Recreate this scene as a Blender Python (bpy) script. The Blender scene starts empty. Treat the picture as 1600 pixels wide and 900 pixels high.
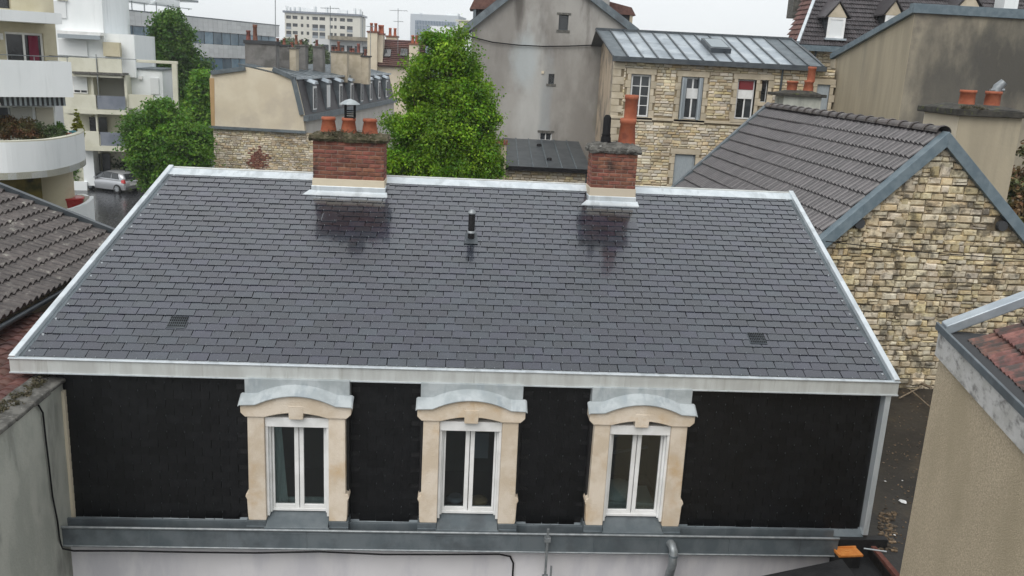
import bpy, math, random
import numpy as np
from mathutils import Vector, Matrix
R = random.Random(7)
rad = math.radians
scene = bpy.context.scene
COL = scene.collection
# ---------------------------------------------------------------- camera
CAM_H = 11.0; FPX = 1357.0; PITCH = rad(14.5); ROLL = rad(2.9)
fw = Vector((0, math.cos(PITCH), -math.sin(PITCH)))
r0 = Vector((1, 0, 0)); u0 = Vector((0, math.sin(PITCH), math.cos(PITCH)))
cr = r0*math.cos(ROLL) + u0*math.sin(ROLL); cu = -r0*math.sin(ROLL) + u0*math.cos(ROLL)
CP = Vector((0, 0, CAM_H))
cd = bpy.data.cameras.new('camera'); cam = bpy.data.objects.new('camera', cd); COL.objects.link(cam)
cd.sensor_width = 36; cd.lens = FPX/1600*36; cd.clip_start = 0.1; cd.clip_end = 4000
m = Matrix((cr, cu, -fw)).transposed().to_4x4(); m.translation = CP; cam.matrix_world = m
scene.camera = cam
# ---------------------------------------------------------------- sky, sun, exposure
SUN_EL, SUN_AZ = 50, 200           # behind the camera, a little to the left, veiled by cloud
w = bpy.data.worlds.new('World'); scene.world = w; w.use_nodes = True
nt = w.node_tree; N = nt.nodes; N.clear()
out = N.new('ShaderNodeOutputWorld'); bg = N.new('ShaderNodeBackground'); bg.inputs[1].default_value = 0.1
sky = N.new('ShaderNodeTexSky'); sky.sky_type = 'NISHITA'; sky.sun_disc = False
sky.sun_elevation = rad(SUN_EL); sky.sun_rotation = rad(SUN_AZ)
tc = N.new('ShaderNodeTexCoord'); mp = N.new('ShaderNodeMapping'); mp.inputs['Scale'].default_value = (1, 1, 3)
nz = N.new('ShaderNodeTexNoise'); nz.inputs['Scale'].default_value = 1.6; nz.inputs['Detail'].default_value = 5
rp = N.new('ShaderNodeValToRGB'); rp.color_ramp.elements[0].position = .32; rp.color_ramp.elements[1].position = .72
rp.color_ramp.elements[0].color = (.80, .85, .88, 1); rp.color_ramp.elements[1].color = (.97, .985, 1.0, 1)
sc_ = N.new('ShaderNodeVectorMath'); sc_.operation = 'SCALE'; sc_.inputs['Scale'].default_value = 8.3
mx = N.new('ShaderNodeMix'); mx.data_type = 'RGBA'; mx.inputs[0].default_value = .94
nt.links.new(tc.outputs['Generated'], mp.inputs[0]); nt.links.new(mp.outputs[0], nz.inputs['Vector'])
nt.links.new(nz.outputs[0], rp.inputs[0]); nt.links.new(rp.outputs[0], sc_.inputs[0])
nt.links.new(sky.outputs[0], mx.inputs[6]); nt.links.new(sc_.outputs[0], mx.inputs[7])
nt.links.new(mx.outputs[2], bg.inputs[0]); nt.links.new(bg.outputs[0], out.inputs[0])
sl = bpy.data.lights.new('sun', 'SUN'); sl.energy = 1.5; sl.angle = rad(45); sl.color = (1, .97, .93)
so = bpy.data.objects.new('sun', sl); COL.objects.link(so)
sd = Vector((math.sin(rad(SUN_AZ))*math.cos(rad(SUN_EL)), math.cos(rad(SUN_AZ))*math.cos(rad(SUN_EL)), math.sin(rad(SUN_EL))))
so.rotation_euler = sd.to_track_quat('Z', 'Y').to_euler(); so.location = (0, -20, 60)
vs = scene.view_settings; vs.view_transform = 'Standard'; vs.look = 'None'; vs.gamma = 1; vs.exposure = 0.36
vs.use_curve_mapping = False
# ---------------------------------------------------------------- materials
MATS = {}
def mat(name, c1, c2=None, scale=2.0, stretch=(1, 1, 1), lo=.38, hi=.62, rough=.8, metal=0.0, rnd=0.0, hue=0.0,
        c3=None, scale3=.6, lo3=.5, hi3=.65, st3=(1, 1, 1), bump=0.0, bscale=60, bst=(1, 1, 1), spec=.5, patches=(), coat=0, rvar=0.0, sat=0.0):
    if name in MATS: return MATS[name]
    M = bpy.data.materials.new(name); M.use_nodes = True; t = M.node_tree; n = t.nodes; L = t.links.new
    b = n['Principled BSDF']; geo = n.new('ShaderNodeNewGeometry')
    def noise(s, st, det=6, dist=0.0):
        mp = n.new('ShaderNodeMapping'); mp.inputs['Scale'].default_value = st
        L(geo.outputs['Position'], mp.inputs[0]); z = n.new('ShaderNodeTexNoise')
        z.inputs['Scale'].default_value = s; z.inputs['Detail'].default_value = det; z.inputs['Roughness'].default_value = .6
        z.inputs['Distortion'].default_value = dist
        L(mp.outputs[0], z.inputs['Vector']); return z.outputs[0]
    def ramp(f, a, b_):
        r = n.new('ShaderNodeMapRange'); r.inputs[1].default_value = a; r.inputs[2].default_value = b_
        r.interpolation_type = 'SMOOTHSTEP'; L(f, r.inputs[0]); return r.outputs[0]
    def mix(f, A, B):
        x = n.new('ShaderNodeMix'); x.data_type = 'RGBA'
        if isinstance(f, float): x.inputs[0].default_value = f
        else: L(f, x.inputs[0])
        for i, q in ((6, A), (7, B)):
            if isinstance(q, tuple): x.inputs[i].default_value = (*q[:3], 1)
            else: L(q, x.inputs[i])
        return x.outputs[2]
    col = c1; f = None
    if c2: f = ramp(noise(scale, stretch), lo, hi); col = mix(f, c1, c2)
    if c3: col = mix(ramp(noise(scale3, st3, 8), lo3, hi3), col, c3)
    for (cx, cz, rx, rz, pc, amt) in patches:
        mp = n.new('ShaderNodeVectorMath'); mp.operation = 'SUBTRACT'; mp.inputs[1].default_value = (cx, 0, cz); L(geo.outputs['Position'], mp.inputs[0])
        m2 = n.new('ShaderNodeVectorMath'); m2.operation = 'MULTIPLY'; m2.inputs[1].default_value = (1/rx, 0, 1/rz); L(mp.outputs[0], m2.inputs[0])
        ln = n.new('ShaderNodeVectorMath'); ln.operation = 'LENGTH'; L(m2.outputs[0], ln.inputs[0])
        ad = n.new('ShaderNodeMath'); ad.operation = 'MULTIPLY_ADD'; L(noise(1.3, (1, 1, .5), 8), ad.inputs[0]); ad.inputs[1].default_value = 1.6; L(ln.outputs['Value'], ad.inputs[2])
        r = n.new('ShaderNodeMapRange'); r.inputs[1].default_value = 2.0; r.inputs[2].default_value = 1.3; r.inputs[3].default_value = 0; r.inputs[4].default_value = amt
        L(ad.outputs[0], r.inputs[0]); col = mix(r.outputs[0], col, pc)
    rv = None
    if rnd or hue or rvar:
        at = n.new('ShaderNodeAttribute'); at.attribute_name = 'rnd'; oi = n.new('ShaderNodeObjectInfo')
        a = n.new('ShaderNodeMath'); a.operation = 'ADD'; L(at.outputs['Fac'], a.inputs[0]); L(oi.outputs['Random'], a.inputs[1])
        fr = n.new('ShaderNodeMath'); fr.operation = 'FRACT'; L(a.outputs[0], fr.inputs[0]); rv = fr.outputs[0]
        h = n.new('ShaderNodeHueSaturation')
        mr = n.new('ShaderNodeMapRange'); mr.inputs[3].default_value = 1-rnd; mr.inputs[4].default_value = 1+rnd; L(rv, mr.inputs[0]); L(mr.outputs[0], h.inputs['Value'])
        mu = n.new('ShaderNodeMath'); mu.operation = 'MULTIPLY'; mu.inputs[1].default_value = 7.31; L(rv, mu.inputs[0])
        f2 = n.new('ShaderNodeMath'); f2.operation = 'FRACT'; L(mu.outputs[0], f2.inputs[0])
        mh = n.new('ShaderNodeMapRange'); mh.inputs[3].default_value = .5-hue; mh.inputs[4].default_value = .5+hue; L(f2.outputs[0], mh.inputs[0]); L(mh.outputs[0], h.inputs['Hue'])
        if sat:
            m3 = n.new('ShaderNodeMath'); m3.operation = 'MULTIPLY'; m3.inputs[1].default_value = 17.7; L(rv, m3.inputs[0])
            f3 = n.new('ShaderNodeMath'); f3.operation = 'FRACT'; L(m3.outputs[0], f3.inputs[0])
            ms = n.new('ShaderNodeMapRange'); ms.inputs[3].default_value = 1-sat; ms.inputs[4].default_value = 1+sat*.4; L(f3.outputs[0], ms.inputs[0]); L(ms.outputs[0], h.inputs['Saturation'])
        if isinstance(col, tuple): h.inputs['Color'].default_value = (*col[:3], 1)
        else: L(col, h.inputs['Color'])
        col = h.outputs[0]
    if isinstance(col, tuple): b.inputs['Base Color'].default_value = (*col[:3], 1)
    else: L(col, b.inputs['Base Color'])
    b.inputs['Roughness'].default_value = rough; b.inputs['Metallic'].default_value = metal
    b.inputs['Specular IOR Level'].default_value = spec; b.inputs['Coat Weight'].default_value = coat
    if rvar:
        g = n.new('ShaderNodeMapRange'); g.inputs[3].default_value = rough-rvar; g.inputs[4].default_value = rough+rvar
        L(noise(5, (1, 1, 1)), g.inputs[0]); L(g.outputs[0], b.inputs['Roughness'])
    if bump:
        bp = n.new('ShaderNodeBump'); bp.inputs['Strength'].default_value = bump; bp.inputs['Distance'].default_value = .02
        L(noise(bscale, bst, 4), bp.inputs['Height']); L(bp.outputs[0], b.inputs['Normal'])
    MATS[name] = M; return M

def glass_mat(name, tint=(.78, .84, .84), refl=.5):
    M = bpy.data.materials.new(name); M.use_nodes = True; t = M.node_tree; n = t.nodes; L = t.links.new
    n.remove(n['Principled BSDF']); o = n['Material Output']
    tr = n.new('ShaderNodeBsdfTransparent'); tr.inputs[0].default_value = (*tint, 1)
    gl = n.new('ShaderNodeBsdfGlossy'); gl.inputs['Roughness'].default_value = .03
    fr = n.new('ShaderNodeFresnel'); fr.inputs[0].default_value = 1.52
    mu = n.new('ShaderNodeMath'); mu.operation = 'MULTIPLY'; mu.inputs[1].default_value = 1.9; L(fr.outputs[0], mu.inputs[0])
    mx = n.new('ShaderNodeMixShader'); L(mu.outputs[0], mx.inputs[0]); L(tr.outputs[0], mx.inputs[1]); L(gl.outputs[0], mx.inputs[2]); L(mx.outputs[0], o.inputs[0])
    MATS[name] = M; return M

SLATE = mat('wet_slate', (.0100, .0126, .0200), (.0170, .0205, .031), 3, rough=.24, rnd=.42, hue=.04, bump=.10, bscale=70, spec=.8, rvar=.12, lo=.3, hi=.7, coat=1.0)
SLATE.node_tree.nodes['Principled BSDF'].inputs['Coat Roughness'].default_value = .09
SLATE.node_tree.nodes['Principled BSDF'].inputs['Specular Tint'].default_value = (.88, .90, 1.0, 1)
CLAD = mat('black_cladding_slate', (.0035, .0038, .0045), (.0065, .0068, .0075), 9, rough=.38, rnd=.45, bump=.12, bscale=30, spec=.36)
ZINCN = mat('new_zinc', (.60, .65, .68), (.70, .745, .77), 4, (1, 1, .5), rough=.42, metal=.45, bump=.04, bscale=12, c3=(.52, .56, .58), scale3=2.2, st3=(2, 1, .5))
ZINCH = mat('weathering_zinc', (.36, .395, .405), (.47, .505, .515), 3, rough=.58, metal=.2, bump=.05, bscale=10, c3=(.33, .37, .39), scale3=2.5, st3=(2, 1, .6))
ZINCF = mat('fascia_zinc', (.50, .51, .49), (.60, .62, .60), 1.6, (2.2, 1, .5), rough=.5, metal=.25, bump=.03, bscale=8, c3=(.38, .38, .35), scale3=2.2, st3=(5, 1, .4), lo3=.54, hi3=.8)
ZINCO = mat('aged_zinc', (.12, .145, .16), (.165, .19, .205), 3, (1, 1, .6), rough=.5, metal=.35, bump=.08, bscale=20, c3=(.10, .115, .125), scale3=1.2, rnd=.12)
ZINCR = mat('old_zinc_roofing', (.36, .41, .45), (.52, .57, .60), 1.4, rough=.33, metal=.45, bump=.1, bscale=6, c3=(.24, .28, .31), scale3=.7)
ZINCB = mat('bluish_zinc_verge', (.125, .168, .195), (.17, .215, .24), 4, rough=.55, metal=.2, bump=.1, bscale=25, rnd=.1)
ZINCD = mat('dark_zinc_roofing', (.055, .065, .075), (.085, .097, .105), 2, rough=.4, metal=.3, bump=.1, bscale=10)
STONE = mat('cream_dressed_stone', (.60, .50, .38), (.72, .63, .52), 2.2, rough=.85, bump=.35, bscale=45, c3=(.56, .40, .23), scale3=1.9, lo3=.5, hi3=.75, rnd=.05)
STONE2 = mat('pale_dressed_stone', (.45, .385, .28), (.54, .47, .36), 2.0, rough=.9, bump=.3, bscale=20, rnd=.12)
RUBBLE = mat('limestone_rubble', (.62, .53, .36), (.48, .385, .235), 5, rough=.9, bump=1.0, bscale=14, rnd=.26, hue=.010, sat=.35, c3=(.18, .15, .10), scale3=3.4, lo3=.48, hi3=.63)
RUBBLE2 = mat('clean_limestone_rubble', (.66, .57, .40), (.56, .46, .31), 1.2, rough=.9, bump=.5, bscale=10, rnd=.28, hue=.012, sat=.5, c3=(.40, .32, .2), scale3=.5, lo3=.5, hi3=.7)
MORTAR = mat('dark_mortar', (.20, .155, .095), (.085, .068, .045), 3, rough=.95, bump=.8, bscale=20)
MORTAR2 = mat('sandy_mortar', (.27, .215, .135), (.19, .15, .095), 2, rough=.95, bump=.5, bscale=20)
BRICK = mat('red_brick', (.165, .058, .038), (.235, .092, .06), 8, rough=.85, bump=.5, bscale=50, rnd=.32, hue=.012, c3=(.06, .03, .025), scale3=2.6, lo3=.54, hi3=.68)
BMORT = mat('brick_mortar', (.26, .19, .15), (.14, .09, .07), 5, rough=.95)
TERRA = mat('terracotta', (.31, .082, .038), (.39, .12, .058), 6, rough=.75, bump=.2, bscale=40, c3=(.20, .055, .03), scale3=3, lo3=.52, hi3=.7, rnd=.12)
TILEB = mat('brown_concrete_tile', (.040, .034, .036), (.066, .057, .06), 5, rough=.40, rnd=.2, bump=.05, bscale=60, spec=.75, coat=.12)
TILEG = mat('lichen_grey_tile', (.052, .042, .039), (.088, .073, .068), 7, rough=.5, rnd=.22, bump=.2, bscale=60, c3=(.24, .23, .20), scale3=7, lo3=.58, hi3=.70)
TILED = mat('dark_grey_tile', (.045, .04, .042), (.07, .06, .063), 4, rough=.5, rnd=.2)
TILER = mat('red_clay_tile', (.105, .046, .037), (.16, .075, .06), 6, rough=.7, rnd=.3, hue=.01, bump=.3, bscale=50, c3=(.08, .045, .04), scale3=3, lo3=.52, hi3=.68)
TILEM = mat('mossy_brown_red_tile', (.12, .05, .04), (.20, .09, .072), 9, rough=.6, rnd=.3, hue=.01, bump=.3, bscale=50, c3=(.06, .045, .04), scale3=5, lo3=.46, hi3=.62)
MOSS = mat('moss', (.045, .045, .02), (.10, .085, .05), 12, rough=1, bump=1, bscale=50, c3=(.16, .13, .09), scale3=9)
CONC = mat('weathered_concrete', (.075, .072, .065), (.15, .145, .13), 7, rough=.95, bump=.8, bscale=30, c3=(.3, .3, .28), scale3=9, lo3=.62, hi3=.7)
GBLK = mat('grey_blockwork', (.15, .145, .135), (.20, .19, .18), 1.5, rough=.95, bump=.3, bscale=6, c3=(.11, .105, .095), scale3=.8, rnd=.1)
CONCM = mat('mossy_concrete', (.03, .028, .024), (.065, .06, .05), 6, rough=.95, bump=.9, bscale=30, c3=(.09, .10, .03), scale3=5, lo3=.58, hi3=.66)
RENDC = mat('cream_render', (.60, .52, .39), (.66, .585, .45), .7, rough=.9, bump=.2, bscale=8, c3=(.53, .46, .36), scale3=.25)
RENDO = mat('ochre_render', (.42, .27, .13), (.5, .34, .18), 1, rough=.9)
RENDG = mat('grey_render', (.26, .245, .225), (.37, .355, .33), .45, (1, 1, .5), rough=.95, bump=.4, bscale=6, c3=(.18, .165, .15), scale3=.55, st3=(1.5, 1, .4), lo3=.5, hi3=.68,
            patches=((.6, 7, .9, 6.5, (.50, .50, .48), .75), (.0, 11.2, .7, 1.6, (.42, .46, .47), .7), (1.3, 8, .35, 4, (.28, .30, .31), .6), (-.35, 14, .25, 1.4, (.10, .09, .08), .8), (4.2, 8.6, .35, 1.3, (.14, .13, .09), .6)))
RENDB = mat('beige_pebbledash', (.46, .375, .26), (.66, .55, .39), 45, rough=.95, bump=1.0, bscale=75, c3=(.46, .38, .255), scale3=.7, lo3=.48, hi3=.8, st3=(1, 1, .6))
RENDW = mat('stained_grey_render', (.37, .38, .335), (.47, .475, .42), 1.8, (1, 1, .5), rough=.95, bump=.4, bscale=22, c3=(.22, .225, .20), scale3=2.0, st3=(1, 1, .25), lo3=.5, hi3=.7)
RENDD = mat('dark_stained_render', (.30, .265, .20), (.22, .195, .15), 1.2, (1, 1, .35), rough=.95, bump=.4, bscale=10, c3=(.17, .15, .12), scale3=.6,
            patches=((19, 11.6, 3.2, 1.9, (.075, .07, .06), .95), (16.2, 9.8, 1.6, 3.6, (.085, .08, .07), .8), (20.5, 13.1, 3, 1.0, (.10, .095, .08), .6)))
RENDS = mat('streaked_beige_render', (.40, .345, .25), (.34, .295, .215), 1.6, (1, 1, .12), rough=.95, bump=.4, bscale=10, c3=(.26, .235, .18), scale3=1.0, st3=(1.5, 1.5, .25), lo3=.52, hi3=.8)
WALLL = mat('lavender_white_wall', (.66, .645, .66), (.71, .695, .71), .8, rough=.85, c3=(.58, .57, .60), scale3=1.5, st3=(1, 1, .3))
WHITEA = mat('apartment_white', (.80, .83, .83), (.85, .875, .875), .7, (1, 1, .3), rough=.8, c3=(.68, .71, .71), scale3=1.2, st3=(2, 2, .2), lo3=.56, hi3=.8)
CREAMA = mat('apartment_cream', (.60, .585, .47), (.68, .665, .55), .8, rough=.85)
YELLA = mat('apartment_ochre', (.50, .45, .31), (.58, .53, .39), .8, rough=.85)
PVC = mat('white_pvc', (.84, .84, .83), (.74, .74, .72), 3, rough=.35, rnd=.03)
SHUT = mat('white_shutter', (.74, .76, .76), rough=.5)
DARKR = mat('dark_interior', (.045, .047, .05), rough=.9)
CURT = mat('sheer_curtain', (.55, .60, .58), (.42, .47, .46), 12, (6, 6, .4), rough=.9)
RAIL = mat('balcony_smoked_glass', (.17, .19, .23), (.23, .25, .29), .8, rough=.25)
WIN = mat('far_window', (.02, .023, .026), (.05, .055, .06), .8, rough=.12, rnd=.6, spec=.7)
OFFG = mat('office_window', (.08, .14, .19), (.17, .24, .29), .3, rough=.15, rnd=.4, spec=.7)
OFFW = mat('office_cladding', (.56, .575, .575), (.63, .64, .64), .2, rough=.5, rnd=.07)
BLACK = mat('black_plastic', (.008, .008, .009), rough=.7, spec=.2)
STEEL = mat('grey_steel', (.22, .24, .25), (.3, .32, .33), 9, rough=.45, metal=.5)
ASPH = mat('wet_asphalt', (.018, .019, .021), (.035, .036, .040), .35, rough=.24, bump=.02, bscale=3, spec=.6, rvar=.2)
GROUND = mat('dark_wet_ground', (.016, .015, .014), (.034, .03, .026), .8, rough=.6, bump=.5, bscale=12, c3=(.06, .045, .03), scale3=1.5, lo3=.58, hi3=.7)
BITU = mat('black_roofing_felt', (.008, .008, .009), (.016, .016, .017), 5, rough=.6, bump=.4, bscale=40)
LEAF1 = mat('maple_leaves', (.10, .23, .010), (.25, .44, .025), .9, rough=.5, rnd=.45, hue=.02, spec=.35)
LEAFM = mat('lime_leaves', (.075, .185, .014), (.16, .32, .028), .6, rough=.5, rnd=.45, hue=.02, spec=.35)
LEAF2 = mat('dark_leaves', (.05, .13, .014), (.10, .21, .025), .6, rough=.5, rnd=.4, hue=.02, spec=.35)
LEAF3 = mat('shrub_leaves', (.05, .085, .03), (.1, .14, .05), .9, rough=.6, rnd=.4, hue=.02)
LEAFR = mat('russet_leaves', (.16, .075, .035), (.12, .12, .04), 2.5, rough=.6, rnd=.4, hue=.02)
LEAFY = mat('golden_leaves', (.24, .27, .02), (.33, .33, .03), 2.5, rough=.6, rnd=.3)
for k in ('lime_leaves', 'maple_leaves', 'dark_leaves', 'shrub_leaves', 'russet_leaves', 'golden_leaves'):
    t = MATS[k].node_tree; b = t.nodes['Principled BSDF']; tl = t.nodes.new('ShaderNodeBsdfTranslucent'); ms = t.nodes.new('ShaderNodeMixShader'); ms.inputs[0].default_value = .38
    t.links.new(b.inputs['Base Color'].links[0].from_socket, tl.inputs[0])
    t.links.new(b.outputs[0], ms.inputs[1]); t.links.new(tl.outputs[0], ms.inputs[2]); t.links.new(ms.outputs[0], t.nodes['Material Output'].inputs[0])
BARK = mat('bark', (.06, .045, .032), (.1, .08, .06), 8, rough=.95, bump=.6, bscale=20)
GLASS = glass_mat('window_glass')
ORANGE = mat('orange_clay', (.60, .20, .035), (.68, .27, .06), 9, rough=.6, bump=.5, bscale=60)
WOOD = mat('weathered_wood', (.16, .12, .08), (.25, .2, .14), 9, rough=.9)
REDP = mat('red_plastic', (.42, .02, .02), rough=.35)
CARP = mat('silver_car_paint', (.50, .51, .53), rough=.3, metal=.55, coat=.6)
TYRE = mat('rubber', (.02, .02, .02), rough=.8)
REDL = mat('red_lamp_lens', (.5, .015, .015), rough=.15, coat=1)
# ---------------------------------------------------------------- frames and geometry helpers
def ray(x, y): return fw + cr*((x-800)/FPX) - cu*((y-450)/FPX)
def at(x, y, Y):
    d = ray(x, y); return CP + d*(Y/d.y)
def atz(x, y, z):
    d = ray(x, y); return CP + d*((z-CAM_H)/d.z)
class Fr:
    """a building's own axes: u along its front, v backwards, w up, origin on the ground"""
    def __init__(s, o, yaw):
        s.o = Vector((o[0], o[1], 0)); s.yaw = rad(yaw); c, q = math.cos(s.yaw), math.sin(s.yaw)
        s.u = Vector((c, q, 0)); s.v = Vector((-q, c, 0))
    def loc(s, P): d = P - s.o; return Vector((d.dot(s.u), d.dot(s.v), P.z))
    def wor(s, u, v, w): return s.o + s.u*u + s.v*v + Vector((0, 0, w))
    def hit(s, x, y, v=0.0):
        d = ray(x, y); return s.loc(CP + d*((s.o + s.v*v - CP).dot(s.v)/d.dot(s.v)))
    def hitu(s, x, y, u=0.0):
        d = ray(x, y); return s.loc(CP + d*((s.o + s.u*u - CP).dot(s.u)/d.dot(s.u)))
    def hitn(s, x, y, P, n):
        Pw = s.wor(*P); nw = s.u*n[0] + s.v*n[1] + Vector((0, 0, n[2])); d = ray(x, y)
        return s.loc(CP + d*((Pw-CP).dot(nw)/d.dot(nw)))
    def rect(s, x0, y0, x1, y1, v=0.0):
        xm, ym = (x0+x1)/2, (y0+y1)/2
        return s.hit(x0, ym, v).x, s.hit(x1, ym, v).x, s.hit(xm, y1, v).z, s.hit(xm, y0, v).z
def thing(name, label, cat, fr=None, loc=None, rz=None, group=None):
    o = bpy.data.objects.new(name, None); COL.objects.link(o); o.empty_display_size = .3
    if fr: o.location = fr.o; o.rotation_euler.z = fr.yaw
    if loc is not None: o.location = loc
    if rz is not None: o.rotation_euler.z = rz
    o['label'] = label; o['category'] = cat
    if group: o['group'] = group
    return o
def tag(o, label=None, cat=None, group=None, kind=None):
    for k, v in (('label', label), ('category', cat), ('group', group), ('kind', kind)):
        if v: o[k] = v
    return o
def meshnp(name, V, F, rnd=None, material=None, smooth=False):
    """V (n,3), F (m,k) all faces k-gons, or a list"""
    me = bpy.data.meshes.new(name)
    if isinstance(F, np.ndarray):
        me.vertices.add(len(V)); me.vertices.foreach_set('co', np.asarray(V, np.float32).ravel())
        k = F.shape[1]; me.loops.add(F.size); me.loops.foreach_set('vertex_index', F.astype(np.int32).ravel())
        me.polygons.add(len(F)); me.polygons.foreach_set('loop_start', np.arange(0, F.size, k, dtype=np.int32))
        me.update(calc_edges=True); me.validate()
    else: me.from_pydata(V, [], F); me.update()
    if rnd is not None and len(me.polygons) == len(rnd):
        a = me.attributes.new('rnd', 'FLOAT', 'FACE'); a.data.foreach_set('value', np.asarray(rnd, np.float32))
    if material: me.materials.append(material)
    if smooth: me.polygons.foreach_set('use_smooth', [True]*len(me.polygons))
    return me
def link(name, me, parent=None):
    o = bpy.data.objects.new(name, me); COL.objects.link(o)
    if parent: o.parent = parent
    return o
class MB:
    def __init__(s): s.V = []; s.F = []; s.R = []; s.sm = []
    def add(s, V, F, r=None, smooth=False):
        b = len(s.V); s.V += [tuple(p) for p in V]
        r = R.random() if r is None else r
        for f in F: s.F.append([b+i for i in f]); s.R.append(r); s.sm.append(smooth)
        return s
    def hexa(s, P, r=None):  # P: 4 bottom ccw, 4 top ccw
        return s.add(P, [(3, 2, 1, 0), (4, 5, 6, 7), (0, 1, 5, 4), (1, 2, 6, 5), (2, 3, 7, 6), (3, 0, 4, 7)], r)
    def box(s, x0, x1, y0, y1, z0, z1, r=None):
        return s.hexa([(x0, y0, z0), (x1, y0, z0), (x1, y1, z0), (x0, y1, z0), (x0, y0, z1), (x1, y0, z1), (x1, y1, z1), (x0, y1, z1)], r)
    def prism(s, pts, axis, a, b, r=None):
        """closed outline extruded along an axis: 'y' takes (x,z), 'x' takes (y,z), 'z' takes (x,y)"""
        def P(p, t): return (p[0], t, p[1]) if axis == 'y' else ((t, p[0], p[1]) if axis == 'x' else (p[0], p[1], t))
        n = len(pts); V = [P(p, a) for p in pts] + [P(p, b) for p in pts]
        A = sum(pts[i][0]*pts[(i+1) % n][1]-pts[(i+1) % n][0]*pts[i][1] for i in range(n))
        F = [list(range(n)), list(range(2*n-1, n-1, -1))] + [((i+1) % n, i, i+n, (i+1) % n+n) for i in range(n)]
        if (A > 0) == (axis in ('x', 'z')) : F = [list(reversed(f)) for f in F]
        if b < a: F = [list(reversed(f)) for f in F]
        return s.add(V, F, r)
    def beam(s, a, b, wd, ht, up=(0, 0, 1), r=None):
        """bar from a to b, wd across, ht along up (sits below the line by ht)"""
        a = Vector(a); b = Vector(b); d = (b-a).normalized(); side = d.cross(Vector(up)).normalized(); up = side.cross(d).normalized()
        s1 = side*wd/2; P = []
        for k in (-ht, 0):
            for q, sg in ((a, -1), (a, 1), (b, 1), (b, -1)): P.append(q + s1*sg + up*k)
        return s.hexa([P[0], P[1], P[2], P[3], P[4], P[5], P[6], P[7]], r)
    def tube(s, pts, rr, n=8, caps=True, r=None):
        pts = [Vector(p) for p in pts]; V = []; F = []
        if not isinstance(rr, (list, tuple)): rr = [rr]*len(pts)
        prev = None
        for i, p in enumerate(pts):
            d = (pts[min(i+1, len(pts)-1)]-pts[max(i-1, 0)]).normalized()
            ref = Vector((0, 0, 1)) if abs(d.z) < .9 else Vector((1, 0, 0))
            if prev is None: a = d.cross(ref).normalized()
            else: a = (prev - d*prev.dot(d)).normalized()
            prev = a; b = d.cross(a)
            for k in range(n):
                t = 2*math.pi*k/n; V.append(p + (a*math.cos(t)+b*math.sin(t))*rr[i])
        for i in range(len(pts)-1):
            for k in range(n): F.append((i*n+k, i*n+(k+1) % n, (i+1)*n+(k+1) % n, (i+1)*n+k))
        s.add(V, F, r, True)
        if caps: s.add(V[:n], [list(range(n-1, -1, -1))], r); s.add(V[-n:], [list(range(n))], r)
        return s
    def lathe(s, prof, c, n=16, r=None):
        V = []; F = []
        for (q, z) in prof:
            for k in range(n):
                t = 2*math.pi*k/n; V.append((c[0]+q*math.cos(t), c[1]+q*math.sin(t), c[2]+z))
        for i in range(len(prof)-1):
            for k in range(n): F.append((i*n+k, i*n+(k+1) % n, (i+1)*n+(k+1) % n, (i+1)*n+k))
        s.add(V, F, r, True); m = len(prof)-1
        s.add(V[:n], [list(range(n-1, -1, -1))], r); s.add(V[m*n:], [list(range(n))], r)
        return s
    def build(s, name, material, parent=None, bevel=0, jit=0, sub=0):
        V = s.V
        if jit: V = [tuple(c + R.uniform(-jit, jit) for c in p) for p in V]
        me = bpy.data.meshes.new(name); me.from_pydata(V, [], s.F)
        a = me.attributes.new('rnd', 'FLOAT', 'FACE'); a.data.foreach_set('value', s.R)
        me.polygons.foreach_set('use_smooth', s.sm); me.materials.append(material); me.update()
        o = link(name, me, parent)
        if bevel:
            b = o.modifiers.new('b', 'BEVEL'); b.width = bevel; b.segments = 2; b.limit_method = 'ANGLE'; b.harden_normals = False
        return o
def mtx(o, x, y, z):
    M = Matrix((Vector(x), Vector(y), Vector(z))).transposed().to_4x4(); M.translation = Vector(o); return M
def lay(name, variants, places, parent, fr, material, cap=300):
    """pieces (slates, tiles, stones, bricks): the nearest ones as objects sharing meshes, the rest as one joined part"""
    if not places: return
    key = lambda M: (fr.wor(*M.translation)-CP).length
    idx = sorted(range(len(places)), key=lambda i: key(places[i]))
    ms = []
    for V, F in variants: ms.append(meshnp(name, [tuple(p) for p in V], [list(f) for f in F], None, material))
    for i in idx[:cap]:
        o = link(name, ms[R.randrange(len(ms))], parent); o.matrix_basis = places[i]
    rest = idx[cap:]
    if rest:
        Vs = []; Fs = []; Rs = []; base = 0
        VA = [(np.array([tuple(p) for p in V]), F) for V, F in variants]
        for i in rest:
            V, F = VA[R.randrange(len(VA))]; M = np.array(places[i]); Vs.append(V @ M[:3, :3].T + M[:3, 3])
            for f in F: Fs.append([base+k for k in f])
            Rs += [R.random()]*len(F); base += len(V)
        o = link(name, meshnp(name, np.concatenate(Vs).tolist(), Fs, Rs, material), parent); o['kind'] = 'stuff'
def slab_piece(w, l, t, j=.003, nose=.0):
    """flat piece: x across, y up the slope, z out, bottom edge at y=0"""
    q = lambda: R.uniform(-j, j)
    P = [(q(), q(), 0), (w+q(), q(), 0), (w+q(), l, -t*.2), (q(), l, -t*.2), (q(), q(), t), (w+q(), q(), t), (w+q(), l, t*.1), (q(), l, t*.1)]
    P[4] = (P[0][0], P[0][1]+nose, t); P[5] = (P[1][0], P[1][1]+nose, t)
    return P, [(3, 2, 1, 0), (4, 5, 6, 7), (0, 1, 5, 4), (1, 2, 6, 5), (3, 0, 4, 7)]
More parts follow.
